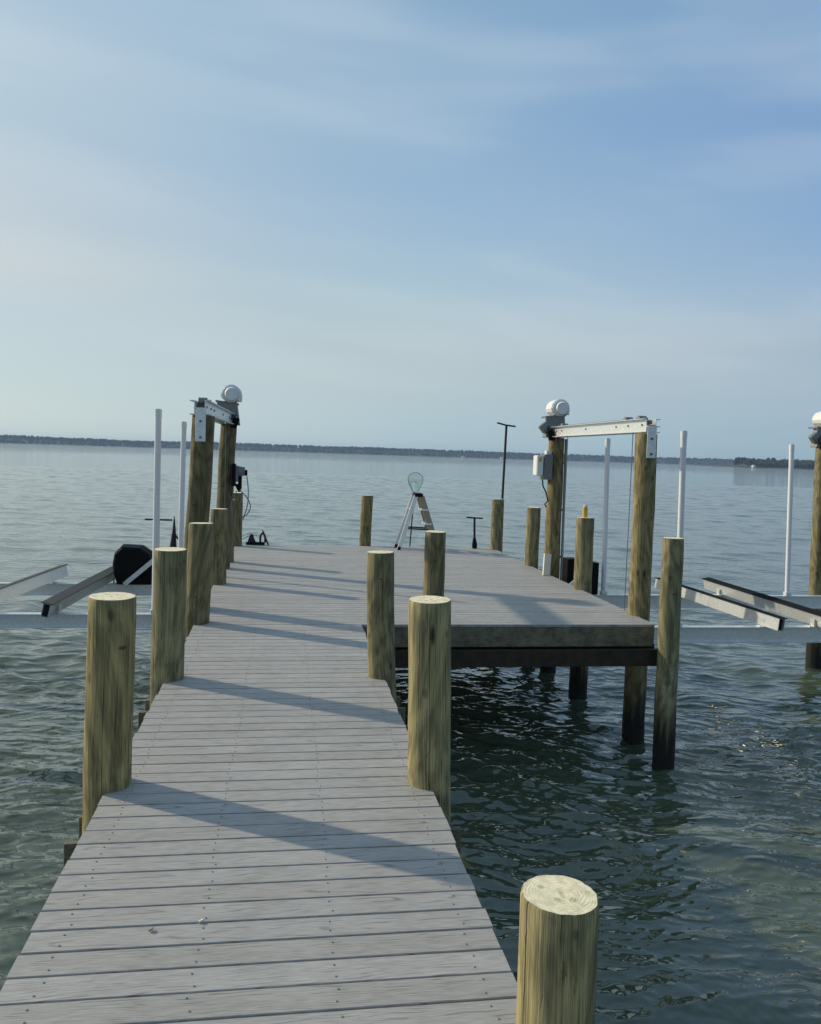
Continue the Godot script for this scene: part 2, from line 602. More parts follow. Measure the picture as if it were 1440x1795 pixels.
func prism(st: SurfaceTool, poly: PackedVector2Array, at: Vector3, bx: Vector3, by: Vector3, depth: Vector3, ch := 0.0) -> void:
	# a plane outline (bx, by are its axes) given thickness along depth, with chamfered rims
	var mid := Vector2.ZERO
	for p in poly:
		mid += p / poly.size()
	var dn := depth.normalized()
	var inner := PackedVector2Array()
	for p in poly:
		inner.append(p + (mid - p).normalized() * ch)
	var idx := Geometry2D.triangulate_polygon(inner)
	for e in [0, 1]:
		var o: Vector3 = at + depth * e
		for k in range(0, idx.size(), 3):
			var v := []
			for q in 3:
				var p: Vector2 = inner[idx[k + q]]
				v.append(o + bx * p.x + by * p.y)
			tri(st, v[0], v[1], v[2], depth * (e * 2.0 - 1.0))
	var n := poly.size()
	for k in n:
		var a := poly[k]
		var b := poly[(k + 1) % n]
		var ed := b - a
		var out2 := Vector2(ed.y, -ed.x)
		if Geometry2D.is_point_in_polygon((a + b) * 0.5 + out2.normalized() * 0.002, poly):
			out2 = -out2
		var out := bx * out2.x + by * out2.y
		var a3 := at + bx * a.x + by * a.y
		var b3 := at + bx * b.x + by * b.y
		quad(st, a3 + dn * ch, b3 + dn * ch, b3 + depth - dn * ch, a3 + depth - dn * ch, out)
		if ch > 0.0:
			var ai := at + bx * inner[k].x + by * inner[k].y
			var bi := at + bx * inner[(k + 1) % n].x + by * inner[(k + 1) % n].y
			quad(st, ai, bi, b3 + dn * ch, a3 + dn * ch, out - depth)
			quad(st, ai + depth, bi + depth, b3 + depth - dn * ch, a3 + depth - dn * ch, out + depth)


# ================================================================ naming
func numbered(called: String) -> String:
	var k: int = used.get(called, 0)
	used[called] = k + 1
	return called if k == 0 else "%s_%03d" % [called, k]


func thing(called: String, at: Vector3, label: String, category: String, group := "") -> Node3D:
	var o := Node3D.new()
	o.name = numbered(called)
	o.position = at
	add_child(o)
	o.set_meta("label", label)
	o.set_meta("category", category)
	if group:
		o.set_meta("group", group)
	return o


func part(called: String, st: SurfaceTool, mat: String, parent: Node3D, label := "") -> MeshInstance3D:
	var o := MeshInstance3D.new()
	o.mesh = st.commit() if st else null
	o.material_override = null
	if o.mesh:
		for k in o.mesh.get_surface_count():
			o.mesh.surface_set_material(k, M[mat])
	var k := 0
	o.name = called
	while parent.has_node(NodePath(o.name)):
		k += 1
		o.name = "%s_%03d" % [called, k]
	o.position = -parent.position if parent.get_parent() == self else Vector3.ZERO
	parent.add_child(o, true)
	if label:
		o.set_meta("label", label)
	return o


func structure(called: String, mesh: Mesh, mat: String, kind := "structure") -> MeshInstance3D:
	var o := MeshInstance3D.new()
	o.name = numbered(called)
	o.mesh = mesh
	mesh.surface_set_material(0, M[mat])
	o.set_meta("kind", kind)
	add_child(o)
	return o


# ================================================================ water, bed, far shores
func spaced(lo: float, hi: float, a: float, b: float, step: float, cap: float, hold: float) -> PackedFloat32Array:
	# stations along one axis: finest between a and b, up to cap apart within hold of them, then ever wider
	var sides := [PackedFloat32Array(), PackedFloat32Array()]
	for k in 2:
		var s := step
		var far := 0.0
		var end := a - lo if k == 0 else hi - b
		while far < end:
			far += s
			sides[k].append(minf(far, end))
			if far > hold:
				s *= 1.06
			elif s < cap:
				s *= 1.032
	var out := PackedFloat32Array()
	for k in range(sides[0].size() - 1, -1, -1):
		out.append(a - sides[0][k])
	var n := int((b - a) / step)
	for k in n + 1:
		out.append(lerpf(a, b, k / float(n)))
	for d in sides[1]:
		out.append(b + d)
	return out


func make_water_and_land() -> void:
	var xs := spaced(-4500.0, 6500.0, -3.8, 6.2, 0.034, 0.42, 75.0)
	var zs := spaced(-4200.0, 1500.0, -12.5, -4.2, 0.034, 0.36, 110.0)
	var r := RandomNumberGenerator.new()
	r.seed = 31
	var waves := []
	for q in 30:
		var lam := 0.7 * pow(5.0, pow(r.randf(), 1.5))
		var dir := r.randfn(0.0, 0.80) - 0.28
		var k := TAU / lam
		waves.append([k * sin(dir), k * cos(dir), r.randf() * TAU, 0.021 / k, lam])
	for q in 34:   # the shorter chop, which comes and goes with the puffs of wind
		var lam := 0.13 * pow(4.5, pow(r.randf(), 1.2))
		var dir := r.randfn(0.0, 0.36) - 0.28
		var k := TAU / lam
		waves.append([k * sin(dir), k * cos(dir), r.randf() * TAU, 0.054 / k, lam])
	var gusts := noise(63, 2)
	var warp := noise(61, 2)
	var nx := xs.size()
	var nz := zs.size()
	var pos := PackedVector3Array()
	var nor := PackedVector3Array()
	var uvs := PackedVector2Array()
	pos.resize(nx * nz)
	nor.resize(nx * nz)
	uvs.resize(nx * nz)
	for j in nz:
		var z := zs[j]
		var dz := absf(zs[mini(j + 1, nz - 1)] - z)
		for i in nx:
			var x := xs[i]
			var sp := maxf(dz, absf(xs[mini(i + 1, nx - 1)] - x))
			var y := 0.0
			var gx := 0.0
			var gz := 0.0
			if sp < 1.2:
				var gust := clampf(0.9 + 1.2 * gusts.get_noise_2d(x * 0.16, z * 0.22), 0.35, 1.5)
				for q in waves:
					var fade: float = clampf(q[4] / sp * 0.5 - 0.9, 0.0, 1.0)
					if fade > 0.0:
						var ph: float = q[0] * x + q[1] * z + q[2]
						var a: float = q[3] * fade * (gust if q[4] < 0.71 else 1.0)
						var c := cos(ph)
						var sn := sin(ph)
						y += a * (sn + 0.22 * (2.0 * sn * sn - 1.0))
						c *= 1.0 + 0.88 * sn
						gx += a * q[0] * c
						gz += a * q[1] * c
			var v := j * nx + i
			pos[v] = Vector3(x, WATER + y, z)
			nor[v] = Vector3(-gx, 1.0, -gz).normalized()
			uvs[v] = Vector2(x / 6.0 + 0.22 * warp.get_noise_2d(x * 0.05, z * 0.05) + 0.05 * warp.get_noise_2d(x * 0.3, z * 0.3), z / 6.0 + 0.22 * warp.get_noise_2d(x * 0.05 + 50.0, z * 0.05) + 0.05 * warp.get_noise_2d(x * 0.3 + 50.0, z * 0.3))
	# one sheet; the fine ripple eases off step by step away from the pier
	var sheet := ArrayMesh.new()
	var arr := []
	arr.resize(Mesh.ARRAY_MAX)
	var bands := [[1500.0, -9.0, "water_near"], [-9.0, -11.0, "water_near_b"], [-11.0, -13.5, "water_near_c"], [-13.5, -17.0, "water_near_d"], [-17.0, -22.0, "water_near_e"], [-22.0, -105.0, "water_mid"], [-105.0, -4300.0, "water_near_e"]]
	for bd in bands:
		var j0 := 0
		while j0 < nz - 1 and zs[j0] < bd[1]:
			j0 += 1
		var j1 := j0
		while j1 < nz - 1 and zs[j1] < bd[0]:
			j1 += 1
		var idx := PackedInt32Array()
		idx.resize(nx * (j1 - j0) * 6 - (j1 - j0) * 6)
		var k := 0
		for j in j1 - j0:
			for i in nx - 1:
				var a := j * nx + i
				for q in [a, a + 1, a + nx + 1, a, a + nx + 1, a + nx]:
					idx[k] = q
					k += 1
		arr[Mesh.ARRAY_VERTEX] = pos.slice(j0 * nx, (j1 + 1) * nx)
		arr[Mesh.ARRAY_NORMAL] = nor.slice(j0 * nx, (j1 + 1) * nx)
		arr[Mesh.ARRAY_TEX_UV] = uvs.slice(j0 * nx, (j1 + 1) * nx)
		arr[Mesh.ARRAY_INDEX] = idx
		sheet.add_surface_from_arrays(Mesh.PRIMITIVE_TRIANGLES, arr)
		sheet.surface_set_material(sheet.get_surface_count() - 1, M[bd[2]])
	structure("water", sheet, "water_near")
	# the bed under it all
	pos = PackedVector3Array([Vector3(-6000, BED, 2500), Vector3(8000, BED, 2500), Vector3(8000, BED, -6500), Vector3(-6000, BED, -6500)])
	nor = PackedVector3Array([Vector3.UP, Vector3.UP, Vector3.UP, Vector3.UP])
	uvs = PackedVector2Array([Vector2(0, 0), Vector2(1, 0), Vector2(1, 1), Vector2(0, 1)])
	structure("sea_bed", grid_mesh(pos, nor, uvs, PackedInt32Array([0, 2, 1, 0, 3, 2])), "sea_bed")
	far_shore()
	headland()


func grid_mesh(pos: PackedVector3Array, nor: PackedVector3Array, uvs: PackedVector2Array, idx: PackedInt32Array) -> ArrayMesh:
	var arr := []
	arr.resize(Mesh.ARRAY_MAX)
	arr[Mesh.ARRAY_VERTEX] = pos
	arr[Mesh.ARRAY_NORMAL] = nor
	arr[Mesh.ARRAY_TEX_UV] = uvs
	arr[Mesh.ARRAY_INDEX] = idx
	var m := ArrayMesh.new()
	m.add_surface_from_arrays(Mesh.PRIMITIVE_TRIANGLES, arr)
	return m


func land(called: String, x0: float, x1: float, step: float, front: Callable, height: Callable, depth: float) -> void:
	# a low bank: beach, slope and a rolling top
	var n := int((x1 - x0) / step)
	var st := mb()
	var prof := [Vector2(0, -1.6), Vector2(0.04, 0.12), Vector2(0.2, 0.75), Vector2(0.5, 1.0), Vector2(1.0, 1.05)]
	for i in n:
		var xa := x0 + i * step
		var xb := xa + step
		for k in prof.size() - 1:
			var v := []
			for c in [[xa, prof[k]], [xb, prof[k]], [xb, prof[k + 1]], [xa, prof[k + 1]]]:
				var hh: float = height.call(c[0])
				var yy: float = c[1].y * hh if c[1].y > 0.0 else c[1].y
				v.append(Vector3(c[0], WATER + yy, front.call(c[0]) - depth * c[1].x))
			quad(st, v[0], v[1], v[2], v[3], Vector3(0, 1, 0.2))
	structure(called, st.commit(), "shore_earth")


func crown_mesh(s: int, cells := 3) -> ArrayMesh:
	# a lumpy broadleaf crown, one metre in radius: several leaf masses run together
	var st := mb()
	var r := RandomNumberGenerator.new()
	r.seed = s
	for q in cells:
		var c := Vector3(r.randf_range(-0.5, 0.5), r.randf_range(-0.35, 0.55), r.randf_range(-0.5, 0.5)) if q else Vector3.ZERO
		var rad := r.randf_range(0.45, 0.72) if q else 0.75
		var nn := noise(s + q, 2)
		var lat := 5
		var lon := 8
		for a in lat:
			for b in lon:
				var v := []
				for cc in [[a, b], [a, b + 1], [a + 1, b + 1], [a + 1, b]]:
					var th: float = PI * cc[0] / lat
					var ph: float = TAU * (cc[1] % lon) / lon
					var dd := Vector3(sin(th) * cos(ph), cos(th), sin(th) * sin(ph))
					v.append(c + dd * rad * (1.0 + 0.45 * nn.get_noise_3d(dd.x * 2.0, dd.y * 2.0, dd.z * 2.0)))
				st.set_color(Color.WHITE)
				quad(st, v[0], v[1], v[2], v[3], (v[0] + v[2]) * 0.5 - c)
	return st.commit()


func forest(called: String, places: Array) -> void:
	var base := crown_mesh(5, 3)
	base.surface_set_material(0, M.leaves)
	var mm := MultiMesh.new()
	mm.transform_format = MultiMesh.TRANSFORM_3D
	mm.use_colors = true
	mm.mesh = base
	mm.instance_count = places.size()
	var r := RandomNumberGenerator.new()
	r.seed = 8
	for i in places.size():
		var p: Array = places[i]
		var s: float = p[1]
		mm.set_instance_transform(i, Transform3D(Basis(Vector3.UP, r.randf() * TAU).scaled(Vector3(s, s * r.randf_range(0.9, 1.35), s)), p[0]))
		var t := r.randf_range(0.85, 1.15)
		mm.set_instance_color(i, Color(0.040 * t, 0.052 * t, 0.028 * t))
	var o := MultiMeshInstance3D.new()
	o.name = called
	o.multimesh = mm
	o.set_meta("kind", "stuff")
	add_child(o)


func far_shore() -> void:
	var n := noise(71, 4)
	var front := func(x: float) -> float: return -3400.0 + 60.0 * n.get_noise_1d(x * 0.002)
	var height := func(x: float) -> float: return 19.0 + 6.0 * n.get_noise_1d(x * 0.0012 + 40.0)
	land("far_shore", -3400.0, 5600.0, 60.0, front, height, 260.0)
	var r := RandomNumberGenerator.new()
	r.seed = 12
	var places := []
	var x := -1900.0
	while x < 3400.0:
		for row in 5:
			var f := 0.03 + 0.13 * row + r.randf_range(0.0, 0.12)
			var hh: float = height.call(x)
			var y := WATER + hh * (0.1 if row == 0 else 0.42 if row == 1 else 0.75 if row == 2 else 1.0)
			var s := r.randf_range(4.0, 6.5)
			if row == 0 and r.randf() < 0.03:
				continue
			places.append([Vector3(x + r.randf_range(-6, 6), y + s * 0.75, front.call(x) - 260.0 * f), s])
		x += 5.0
	forest("far_forest", places)
	# a few white houses at the water's edge over there
	for q in [[735.0, "leftmost tiny white house on the far shore, behind the ladder"], [905.0, "tiny white house on the far shore, just right of the tall T-handled pole"], [-250.0, "tiny white house on the far shore behind the left boat lift"]]:
		house(q[0], -3392.0, 14.0, 7.0, q[1])


func house(x: float, z: float, w: float, h: float, label: String) -> void:
	var o := thing("waterfront_house", Vector3(x, WATER + 2.0, z), label, "house", "white houses on the shore")
	var st := mb()
	var y := WATER + 1.0
	prism(st, PackedVector2Array([Vector2(-w / 2, 0), Vector2(w / 2, 0), Vector2(w / 2, h * 0.62), Vector2(0, h), Vector2(-w / 2, h * 0.62)]), Vector3(x, y, z), Vector3.RIGHT, Vector3.UP, Vector3(0, 0, -w * 1.2))
	part("wall", st, "house_wall", o)
	st = mb()
	for s in [-1.0, 1.0]:
		bar(st, Vector3(x + s * w * 0.27, y + h * 0.83, z + 0.4), Vector3(x + s * w * 0.27, y + h * 0.83, z - w * 1.2 - 0.4), w * 0.64, 0.3, 0.0, Vector3(s * h * 0.38, w * 0.5, 0).normalized())
	part("roof", st, "house_roof", o)
	for s in [-0.25, 0.25]:
		st = mb()
		box(st, Vector3(x + s * w, y + h * 0.35, z + 0.06), Vector3(w * 0.14, h * 0.22, 0.1))
		part("window", st, "pane_dark", o)


func tree(x: float, z: float, base: float, h: float, wide: float, label: String, s: int) -> void:
	var o := thing("shore_tree", Vector3(x, base, z), label, "tree", "trees on the point")
	var st := mb()
	tube(st, [Vector3(x, base, z), Vector3(x + 0.2, base + h * 0.4, z), Vector3(x, base + h * 0.75, z)], [0.4, 0.3, 0.12], 7)
	part("trunk", st, "bark", o)
	var r := RandomNumberGenerator.new()
	r.seed = s
	st = mb()
	for q in 9:
		var f := r.randf()
		var rad := wide * (0.34 + 0.2 * sin(PI * f))
		var at := Vector3(x + r.randf_range(-0.6, 0.6) * wide * (1.0 - f * 0.6), base + h * (0.34 + 0.56 * f), z + r.randf_range(-0.5, 0.5) * wide)
		var cm := crown_mesh(s * 10 + q, 2)
		st.append_from(cm, 0, Transform3D(Basis.IDENTITY.scaled(Vector3(rad, rad * 0.9, rad)), at))
	var mesh := st.commit()
	var arr := mesh.surface_get_arrays(0)
	var cols: PackedColorArray = arr[Mesh.ARRAY_COLOR]
	for k in cols.size():
		cols[k] = Color(0.042, 0.055, 0.028)
	arr[Mesh.ARRAY_COLOR] = cols
	var out := ArrayMesh.new()
	out.add_surface_from_arrays(Mesh.PRIMITIVE_TRIANGLES, arr)
	out.surface_set_material(0, M.leaves)
	var c := MeshInstance3D.new()
	c.name = "crown"
	c.mesh = out
	c.position = -o.position
	o.add_child(c)


func headland() -> void:
	# the nearer wooded point on the right
	var n := noise(73, 3)
	var front := func(x: float) -> float: return -1500.0 + 25.0 * n.get_noise_1d(x * 0.006) - maxf(0.0, 890.0 - x) * 0.9
	var height := func(x: float) -> float: return clampf((x - 856.0) / 22.0, 0.15, 1.0) * (2.6 + 0.6 * n.get_noise_1d(x * 0.01))
	land("headland", 852.0, 2300.0, 8.0, front, height, 120.0)
	var r := RandomNumberGenerator.new()
	r.seed = 21
	var places := []
	var x := 922.0
	while x < 1500.0:
		for row in 4:
			var s := r.randf_range(3.6, 5.8)
			var y: float = WATER + height.call(x) + s * 0.75 + (0.0 if row == 0 else 2.1 * row)
			var zz: float = front.call(x) - 20.0 - row * 14.0 - r.randf_range(0, 8)
			places.append([Vector3(x + r.randf_range(-2.5, 2.5), y, zz), s])
		x += 3.4
	forest("headland_forest", places)
	tree(879.0, -1516.0, WATER + 1.8, 12.0, 8.0, "low spreading tree at the tip of the wooded point", 3)
	tree(889.0, -1522.0, WATER + 2.2, 17.0, 10.0, "broad rounded tree left of the white house on the point", 4)
	tree(901.5, -1524.0, WATER + 2.4, 19.0, 5.5, "tall narrow tree standing up behind the white house on the point", 5)
	tree(914.0, -1530.0, WATER + 2.4, 15.0, 9.5, "round tree just right of the white house on the point", 6)
	house(908.5, -1497.0, 5.6, 5.2, "white gabled house at the water's edge on the nearer wooded point")


# ================================================================ the pier
func board_mesh(x0: float, x1: float, row: int, off: float, tone := 0) -> ArrayMesh:
	# one deck board across the pier, edges eased; grain mapped along it
	var st := mb()
	var hw := 0.0689
	var e := 0.0025
	var prof := [Vector2(-hw, -0.028), Vector2(-hw, -e), Vector2(-hw + e, 0), Vector2(hw - e, 0), Vector2(hw, -e), Vector2(hw, -0.028)]
	var outs := [Vector3(0, 0, -1), Vector3(0, 1, -1), Vector3(0, 1, 0), Vector3(0, 1, 1), Vector3(0, 0, 1), Vector3(0, -1, 0)]
	for k in 6:
		var a: Vector2 = prof[k]
		var b: Vector2 = prof[(k + 1) % 6]
		var va := (row + 0.06 + 0.88 * (a.x + hw) / (2 * hw)) / 4.0
		var vb := (row + 0.06 + 0.88 * (b.x + hw) / (2 * hw)) / 4.0
		quad(st, Vector3(x0, a.y, a.x), Vector3(x1, a.y, a.x), Vector3(x1, b.y, b.x), Vector3(x0, b.y, b.x), outs[k],
			[Vector2(x0 / 2.4 + off, va), Vector2(x1 / 2.4 + off, va), Vector2(x1 / 2.4 + off, vb), Vector2(x0 / 2.4 + off, vb)])
	for s in [[x0, -1.0], [x1, 1.0]]:
		quad(st, Vector3(s[0], -0.028, -hw), Vector3(s[0], -0.028, hw), Vector3(s[0], -e, hw), Vector3(s[0], -e, -hw), Vector3(s[1], 0, 0))
		quad(st, Vector3(s[0], -e, -hw), Vector3(s[0], -e, hw), Vector3(s[0], 0, hw - e), Vector3(s[0], 0, -hw + e), Vector3(s[1], 0, 0))
	var m := st.commit()
	m.surface_set_material(0, M[["composite_decking", "composite_decking_pale", "composite_decking_dark"][tone]])
	return m


func lay_boards(o: Node3D, z0: float, z1: float, x0: float, x1: float, joists: Array) -> void:
	var pitch := 0.1475
	var kinds := []
	for k in 14:
		kinds.append(board_mesh(x0 + rng.randf_range(-0.005, 0.005), x1 + rng.randf_range(-0.006, 0.006), k % 4, rng.randf(), [0, 1, 0, 2][(k * 3 + k / 4) % 4]))
	var n := int((z0 - z1) / pitch)
	var screws := mb()
	var last := -1
	for i in n:
		var z := z0 - pitch * (i + 0.5)
		var k := rng.randi() % 14
		if k == last:
			k = (k + 3) % 14
		last = k
		var b := MeshInstance3D.new()
		b.mesh = kinds[k]
		b.name = "deck_board" if i == 0 else "deck_board_%03d" % i
		var y := rng.randf_range(-0.0012, 0.0008)
		b.position = Vector3(rng.randf_range(-0.005, 0.005), y, z + rng.randf_range(-0.001, 0.001)) - o.position
		b.rotation = Vector3(rng.randf_range(-0.004, 0.004), rng.randf_range(-0.0007, 0.0007), 0)
		o.add_child(b)
		for jx in joists if z > -9.3 else []:
			for s in [-0.038, 0.036]:
				var c := Vector3(jx + rng.randf_range(-0.012, 0.012), y + 0.0005, z + s + rng.randf_range(-0.006, 0.006))
				var rr := 0.0054
				for q in 6:
					var a := TAU * q / 6
					var a2 := TAU * (q + 1) / 6
					var p1 := c + Vector3(cos(a) * rr, 0, sin(a) * rr)
					var p2 := c + Vector3(cos(a2) * rr, 0, sin(a2) * rr)
					var t1 := c + Vector3(cos(a) * rr * 0.6, 0.0028, sin(a) * rr * 0.6)
					var t2 := c + Vector3(cos(a2) * rr * 0.6, 0.0028, sin(a2) * rr * 0.6)
					quad(screws, p1, p2, t2, t1, p1 - c + Vector3(0, 0.004, 0))
					tri(screws, t1, t2, c + Vector3(0, 0.0022, 0), Vector3.UP)
	var sc := part("deck_screws", screws, "screw_head", o)
	sc.set_meta("kind", "stuff")


func lumber(o: Node3D, called: String, c: Vector3, s: Vector3, mat := "treated_lumber") -> void:
	var st := mb()
	box(st, c, s, Basis.IDENTITY, 0.004, 0.55, Vector2(rng.randf(), rng.randf()))
	part(called, st, mat, o)


func make_pier() -> void:
	# ---- the walkway
	var o := thing("pier_walkway", Vector3(-0.04, 0, -4.0), "grey composite walkway running from the camera out to the platform", "walkway")
	lay_boards(o, 1.2275, -9.2451, -0.972, 0.885, [-0.835, -0.30, 0.225, 0.765])
	for x in [-0.80, -0.30, 0.225, 0.72]:
		lumber(o, "stringer", Vector3(x, -0.125, -4.0), Vector3(0.04, 0.19, 10.4), "dark_lumber")
	for z in [0.05, -2.44, -4.76, -7.05]:
		for s in [-0.165, 0.165]:
			lumber(o, "cap_beam", Vector3(-0.05, -0.325, z + s), Vector3(2.22, 0.19, 0.045))
	# ---- the platform
	o = thing("pier_platform", Vector3(1.7, 0, -13.2), "wide grey composite platform at the end of the walkway", "platform")
	lay_boards(o, -9.2475, -17.36, -1.0, 4.45, [-0.85, -0.30, 0.225, 0.765, 1.4, 2.0, 2.6, 3.2, 3.8, 4.3])
	lumber(o, "fascia_board", Vector3(2.69, -0.150, -9.272), Vector3(3.50, 0.235, 0.04))
	lumber(o, "fascia_board", Vector3(4.425, -0.150, -13.31), Vector3(0.04, 0.235, 8.02))
	lumber(o, "fascia_board", Vector3(-0.975, -0.150, -13.31), Vector3(0.04, 0.235, 8.02))
	lumber(o, "fascia_board", Vector3(1.72, -0.150, -17.335), Vector3(5.35, 0.235, 0.04))
	for x in [-0.6, 0.0, 0.6, 1.2, 1.8, 2.4, 3.0, 3.6, 4.1]:
		lumber(o, "stringer", Vector3(x, -0.130, -13.31), Vector3(0.04, 0.19, 7.95), "dark_lumber")
	for z in [-9.33, -11.85, -14.3, -17.0]:
		for s in [-0.15, 0.15]:
			lumber(o, "cap_beam", Vector3(1.75, -0.385, z + s), Vector3(5.6, 0.20, 0.05), "dark_lumber")


func make_piling(x: float, z: float, r: float, top: float, lean: Vector2, label: String, s: int, group := "pilings of the pier", shade := 1.0) -> Node3D:
	var o := thing("dock_piling", Vector3(x, BED - 0.3, z), label, "piling", group)
	var nn := noise(s, 3)
	var st := SurfaceTool.new()
	st.begin(Mesh.PRIMITIVE_TRIANGLES)
	var sides := 56
	var y := BED - 0.3
	var ys := []
	while y < top - 0.03:
		ys.append(y)
		y += 0.14 if absf(y - WATER) > 0.8 else 0.05
	ys.append_array([top - 0.012, top])
	var off := nn.get_noise_1d(3.3) * 3.0
	var r2 := RandomNumberGenerator.new()
	r2.seed = s
	off = r2.randf() * 3.0
	var spin := r2.randf() * TAU
	var tint := r2.randf_range(-0.05, 0.09)
	var sl := Vector2(r2.randf_range(-0.005, 0.005), r2.randf_range(-0.006, 0.006))  # the saw cut is never quite level
	sl *= 0.5
	var rim := []
	for j in ys.size():
		var yy: float = ys[j]
		for i in sides + 1:
			var a := TAU * (i % sides) / sides + spin
			var rad := r * (1.0 + 0.035 * nn.get_noise_3d(cos(a) * 1.5, sin(a) * 1.5, yy * 0.35) + 0.035 * nn.get_noise_3d(cos(a) * 3.2 + 9.0, sin(a) * 3.2, yy * 0.18))
			rad *= 1.0 - 0.012 * yy
			if j == ys.size() - 1:
				rad -= 0.005 + 0.005 * maxf(0.0, nn.get_noise_3d(cos(a) * 14.0, sin(a) * 14.0, 2.0) + 0.1)
			var tilt := (cos(a) * sl.x + sin(a) * sl.y) if j >= ys.size() - 2 else 0.0
			var p := Vector3(x + lean.x * yy + cos(a) * rad + 0.012 * nn.get_noise_1d(yy * 0.7), yy + tilt, z + lean.y * yy + sin(a) * rad)
			if j == ys.size() - 1:
				rim.append(p)
			# below the tide line the wood is black with growth
			var edge := WATER + 0.62 + 0.40 * nn.get_noise_3d(cos(a) * 2.5, sin(a) * 2.5, 5.0) + 0.10 * nn.get_noise_3d(cos(a) * 9.0, sin(a) * 9.0, yy)
			var wet := 1.0 - smoothstep(edge - 0.3, edge + 0.34, yy)
			var tone := shade + 0.16 * nn.get_noise_1d(yy * 0.5 + 20.0)
			st.set_color(Color(lerpf(tone * (1.0 + tint), 0.03, wet), lerpf(tone, 0.034, wet), lerpf(tone * (1.0 - tint * 1.5), 0.036, wet)))
			st.set_uv(Vector2(float(i) / sides, -yy / 3.2 + off))
			st.add_vertex(p)
	for j in ys.size() - 1:
		for i in sides:
			var a := j * (sides + 1) + i
			var b := a + sides + 1
			for q in [a, a + 1, b + 1, a, b + 1, b]:
				st.add_index(q)
	st.generate_normals()
	part("shaft", st, "treated_piling", o)
	st = mb()
	var c := Vector3.ZERO
	for i in sides:
		c += rim[i] / sides
	var ca := cos(spin * 3.0)
	var sa := sin(spin * 3.0)
	for i in sides:
		for p in [c, rim[i], rim[i + 1]]:
			var l := Vector2(p.x - x - lean.x * top, p.z - z - lean.y * top) / (r * 2.0)
			st.set_normal(Vector3(-sl.x, 1, -sl.y).normalized())
			st.set_uv(Vector2(0.5 + l.x * ca - l.y * sa, 0.5 + l.x * sa + l.y * ca))
			st.add_vertex(p)
	part("sawn_top", st, "sawn_end", o)
	return o


func make_pilings() -> void:
	make_piling(0.903, -2.44, 0.126, 0.56, Vector2(-0.015, 0.0), "short cut piling nearest the camera at bottom right, growth rings on its sawn top", 101)
	make_piling(0.885, -4.72, 0.127, 1.105, Vector2(-0.03, 0.0), "bright straw-coloured piling on the walkway's right edge, in front of the platform fascia", 102, "pilings of the pier", 1.12)
	make_piling(0.872, -7.07, 0.121, 1.10, Vector2(-0.045, 0.0), "dark slightly tilted piling on the walkway's right edge, just before the platform", 103, "pilings of the pier", 0.72)
	make_piling(-0.982, -4.82, 0.132, 1.097, Vector2(0.02, 0.0), "nearest piling on the walkway's left edge, widest in the left row", 104)
	make_piling(-0.96, -7.06, 0.135, 1.10, Vector2(0.012, 0.0), "second piling of the walkway's left row, in front of a white guide pipe", 105, "pilings of the pier", 0.78)
	make_piling(-0.957, -9.36, 0.135, 1.12, Vector2(0.03, 0.0), "third piling of the left row, directly in front of a tall lift piling", 106, "pilings of the pier", 0.64)
	make_piling(-0.95, -12.10, 0.122, 1.09, Vector2(0.0, 0.0), "fourth piling of the left row, cut low between the two tall lift pilings", 107, "pilings of the pier", 0.62)
	make_piling(-0.99, -14.5, 0.122, 1.08, Vector2(0.0, 0.0), "fifth piling of the left row, mostly hidden behind the taller ones", 108, "pilings of the pier", 0.55)
	make_piling(-0.985, -16.95, 0.125, 1.08, Vector2(0.0, 0.0), "last piling of the left row at the platform's far left corner", 109, "pilings of the pier", 0.52)
	make_piling(1.712, -9.22, 0.121, 1.085, Vector2(-0.01, 0.0), "piling in the middle of the platform's front edge, rising just behind the bright right-hand piling", 110, "pilings of the pier", 0.62)
	make_piling(1.69, -17.36, 0.121, 1.065, Vector2(0.02, 0.0), "piling on the platform's far edge left of the stepladder", 111, "pilings of the pier", 0.66)
	make_piling(4.47, -17.0, 0.132, 1.073, Vector2(0.0, 0.0), "piling at the platform's far right corner, below the tall T-handled pole", 112, "pilings of the pier", 0.74)
	make_piling(4.475, -14.45, 0.125, 1.07, Vector2(0.0, 0.0), "low piling on the platform's right edge just left of the one with the control box", 113, "pilings of the pier", 0.70)
	make_piling(4.49, -11.85, 0.136, 1.09, Vector2(0.0, 0.0), "low piling on the platform's right edge with a yellow object on its top", 114, "pilings of the pier", 0.82)
	make_piling(4.50, -9.0, 0.124, 1.08, Vector2(-0.01, 0.0), "piling standing free in the water at the platform's near right corner", 115, "pilings of the pier", 0.86)
	make_piling(-1.10, -10.2, 0.138, 2.34, Vector2(0.046, 0.0), "tall piling nearer the camera carrying the left boat lift's top beam", 116, "tall lift pilings", 0.50)
	make_piling(-1.02, -13.7, 0.132, 2.36, Vector2(0.035, 0.0), "tall piling with a dark socket box, far end of the left boat lift", 117, "tall lift pilings", 0.44)
	make_piling(4.505, -9.86, 0.137, 2.31, Vector2(-0.008, 0.0), "tall piling nearest the camera on the platform's right edge, under the beam's near end", 118, "tall lift pilings", 0.76)
	make_piling(4.53, -13.45, 0.134, 2.32, Vector2(-0.005, 0.0), "tall piling with white and grey control boxes on the platform's right edge", 119, "tall lift pilings", 0.58)
	make_piling(9.53, -13.45, 0.142, 2.32, Vector2(-0.02, 0.0), "tall piling out in the water at the right edge of the photo", 120, "tall lift pilings", 0.66)


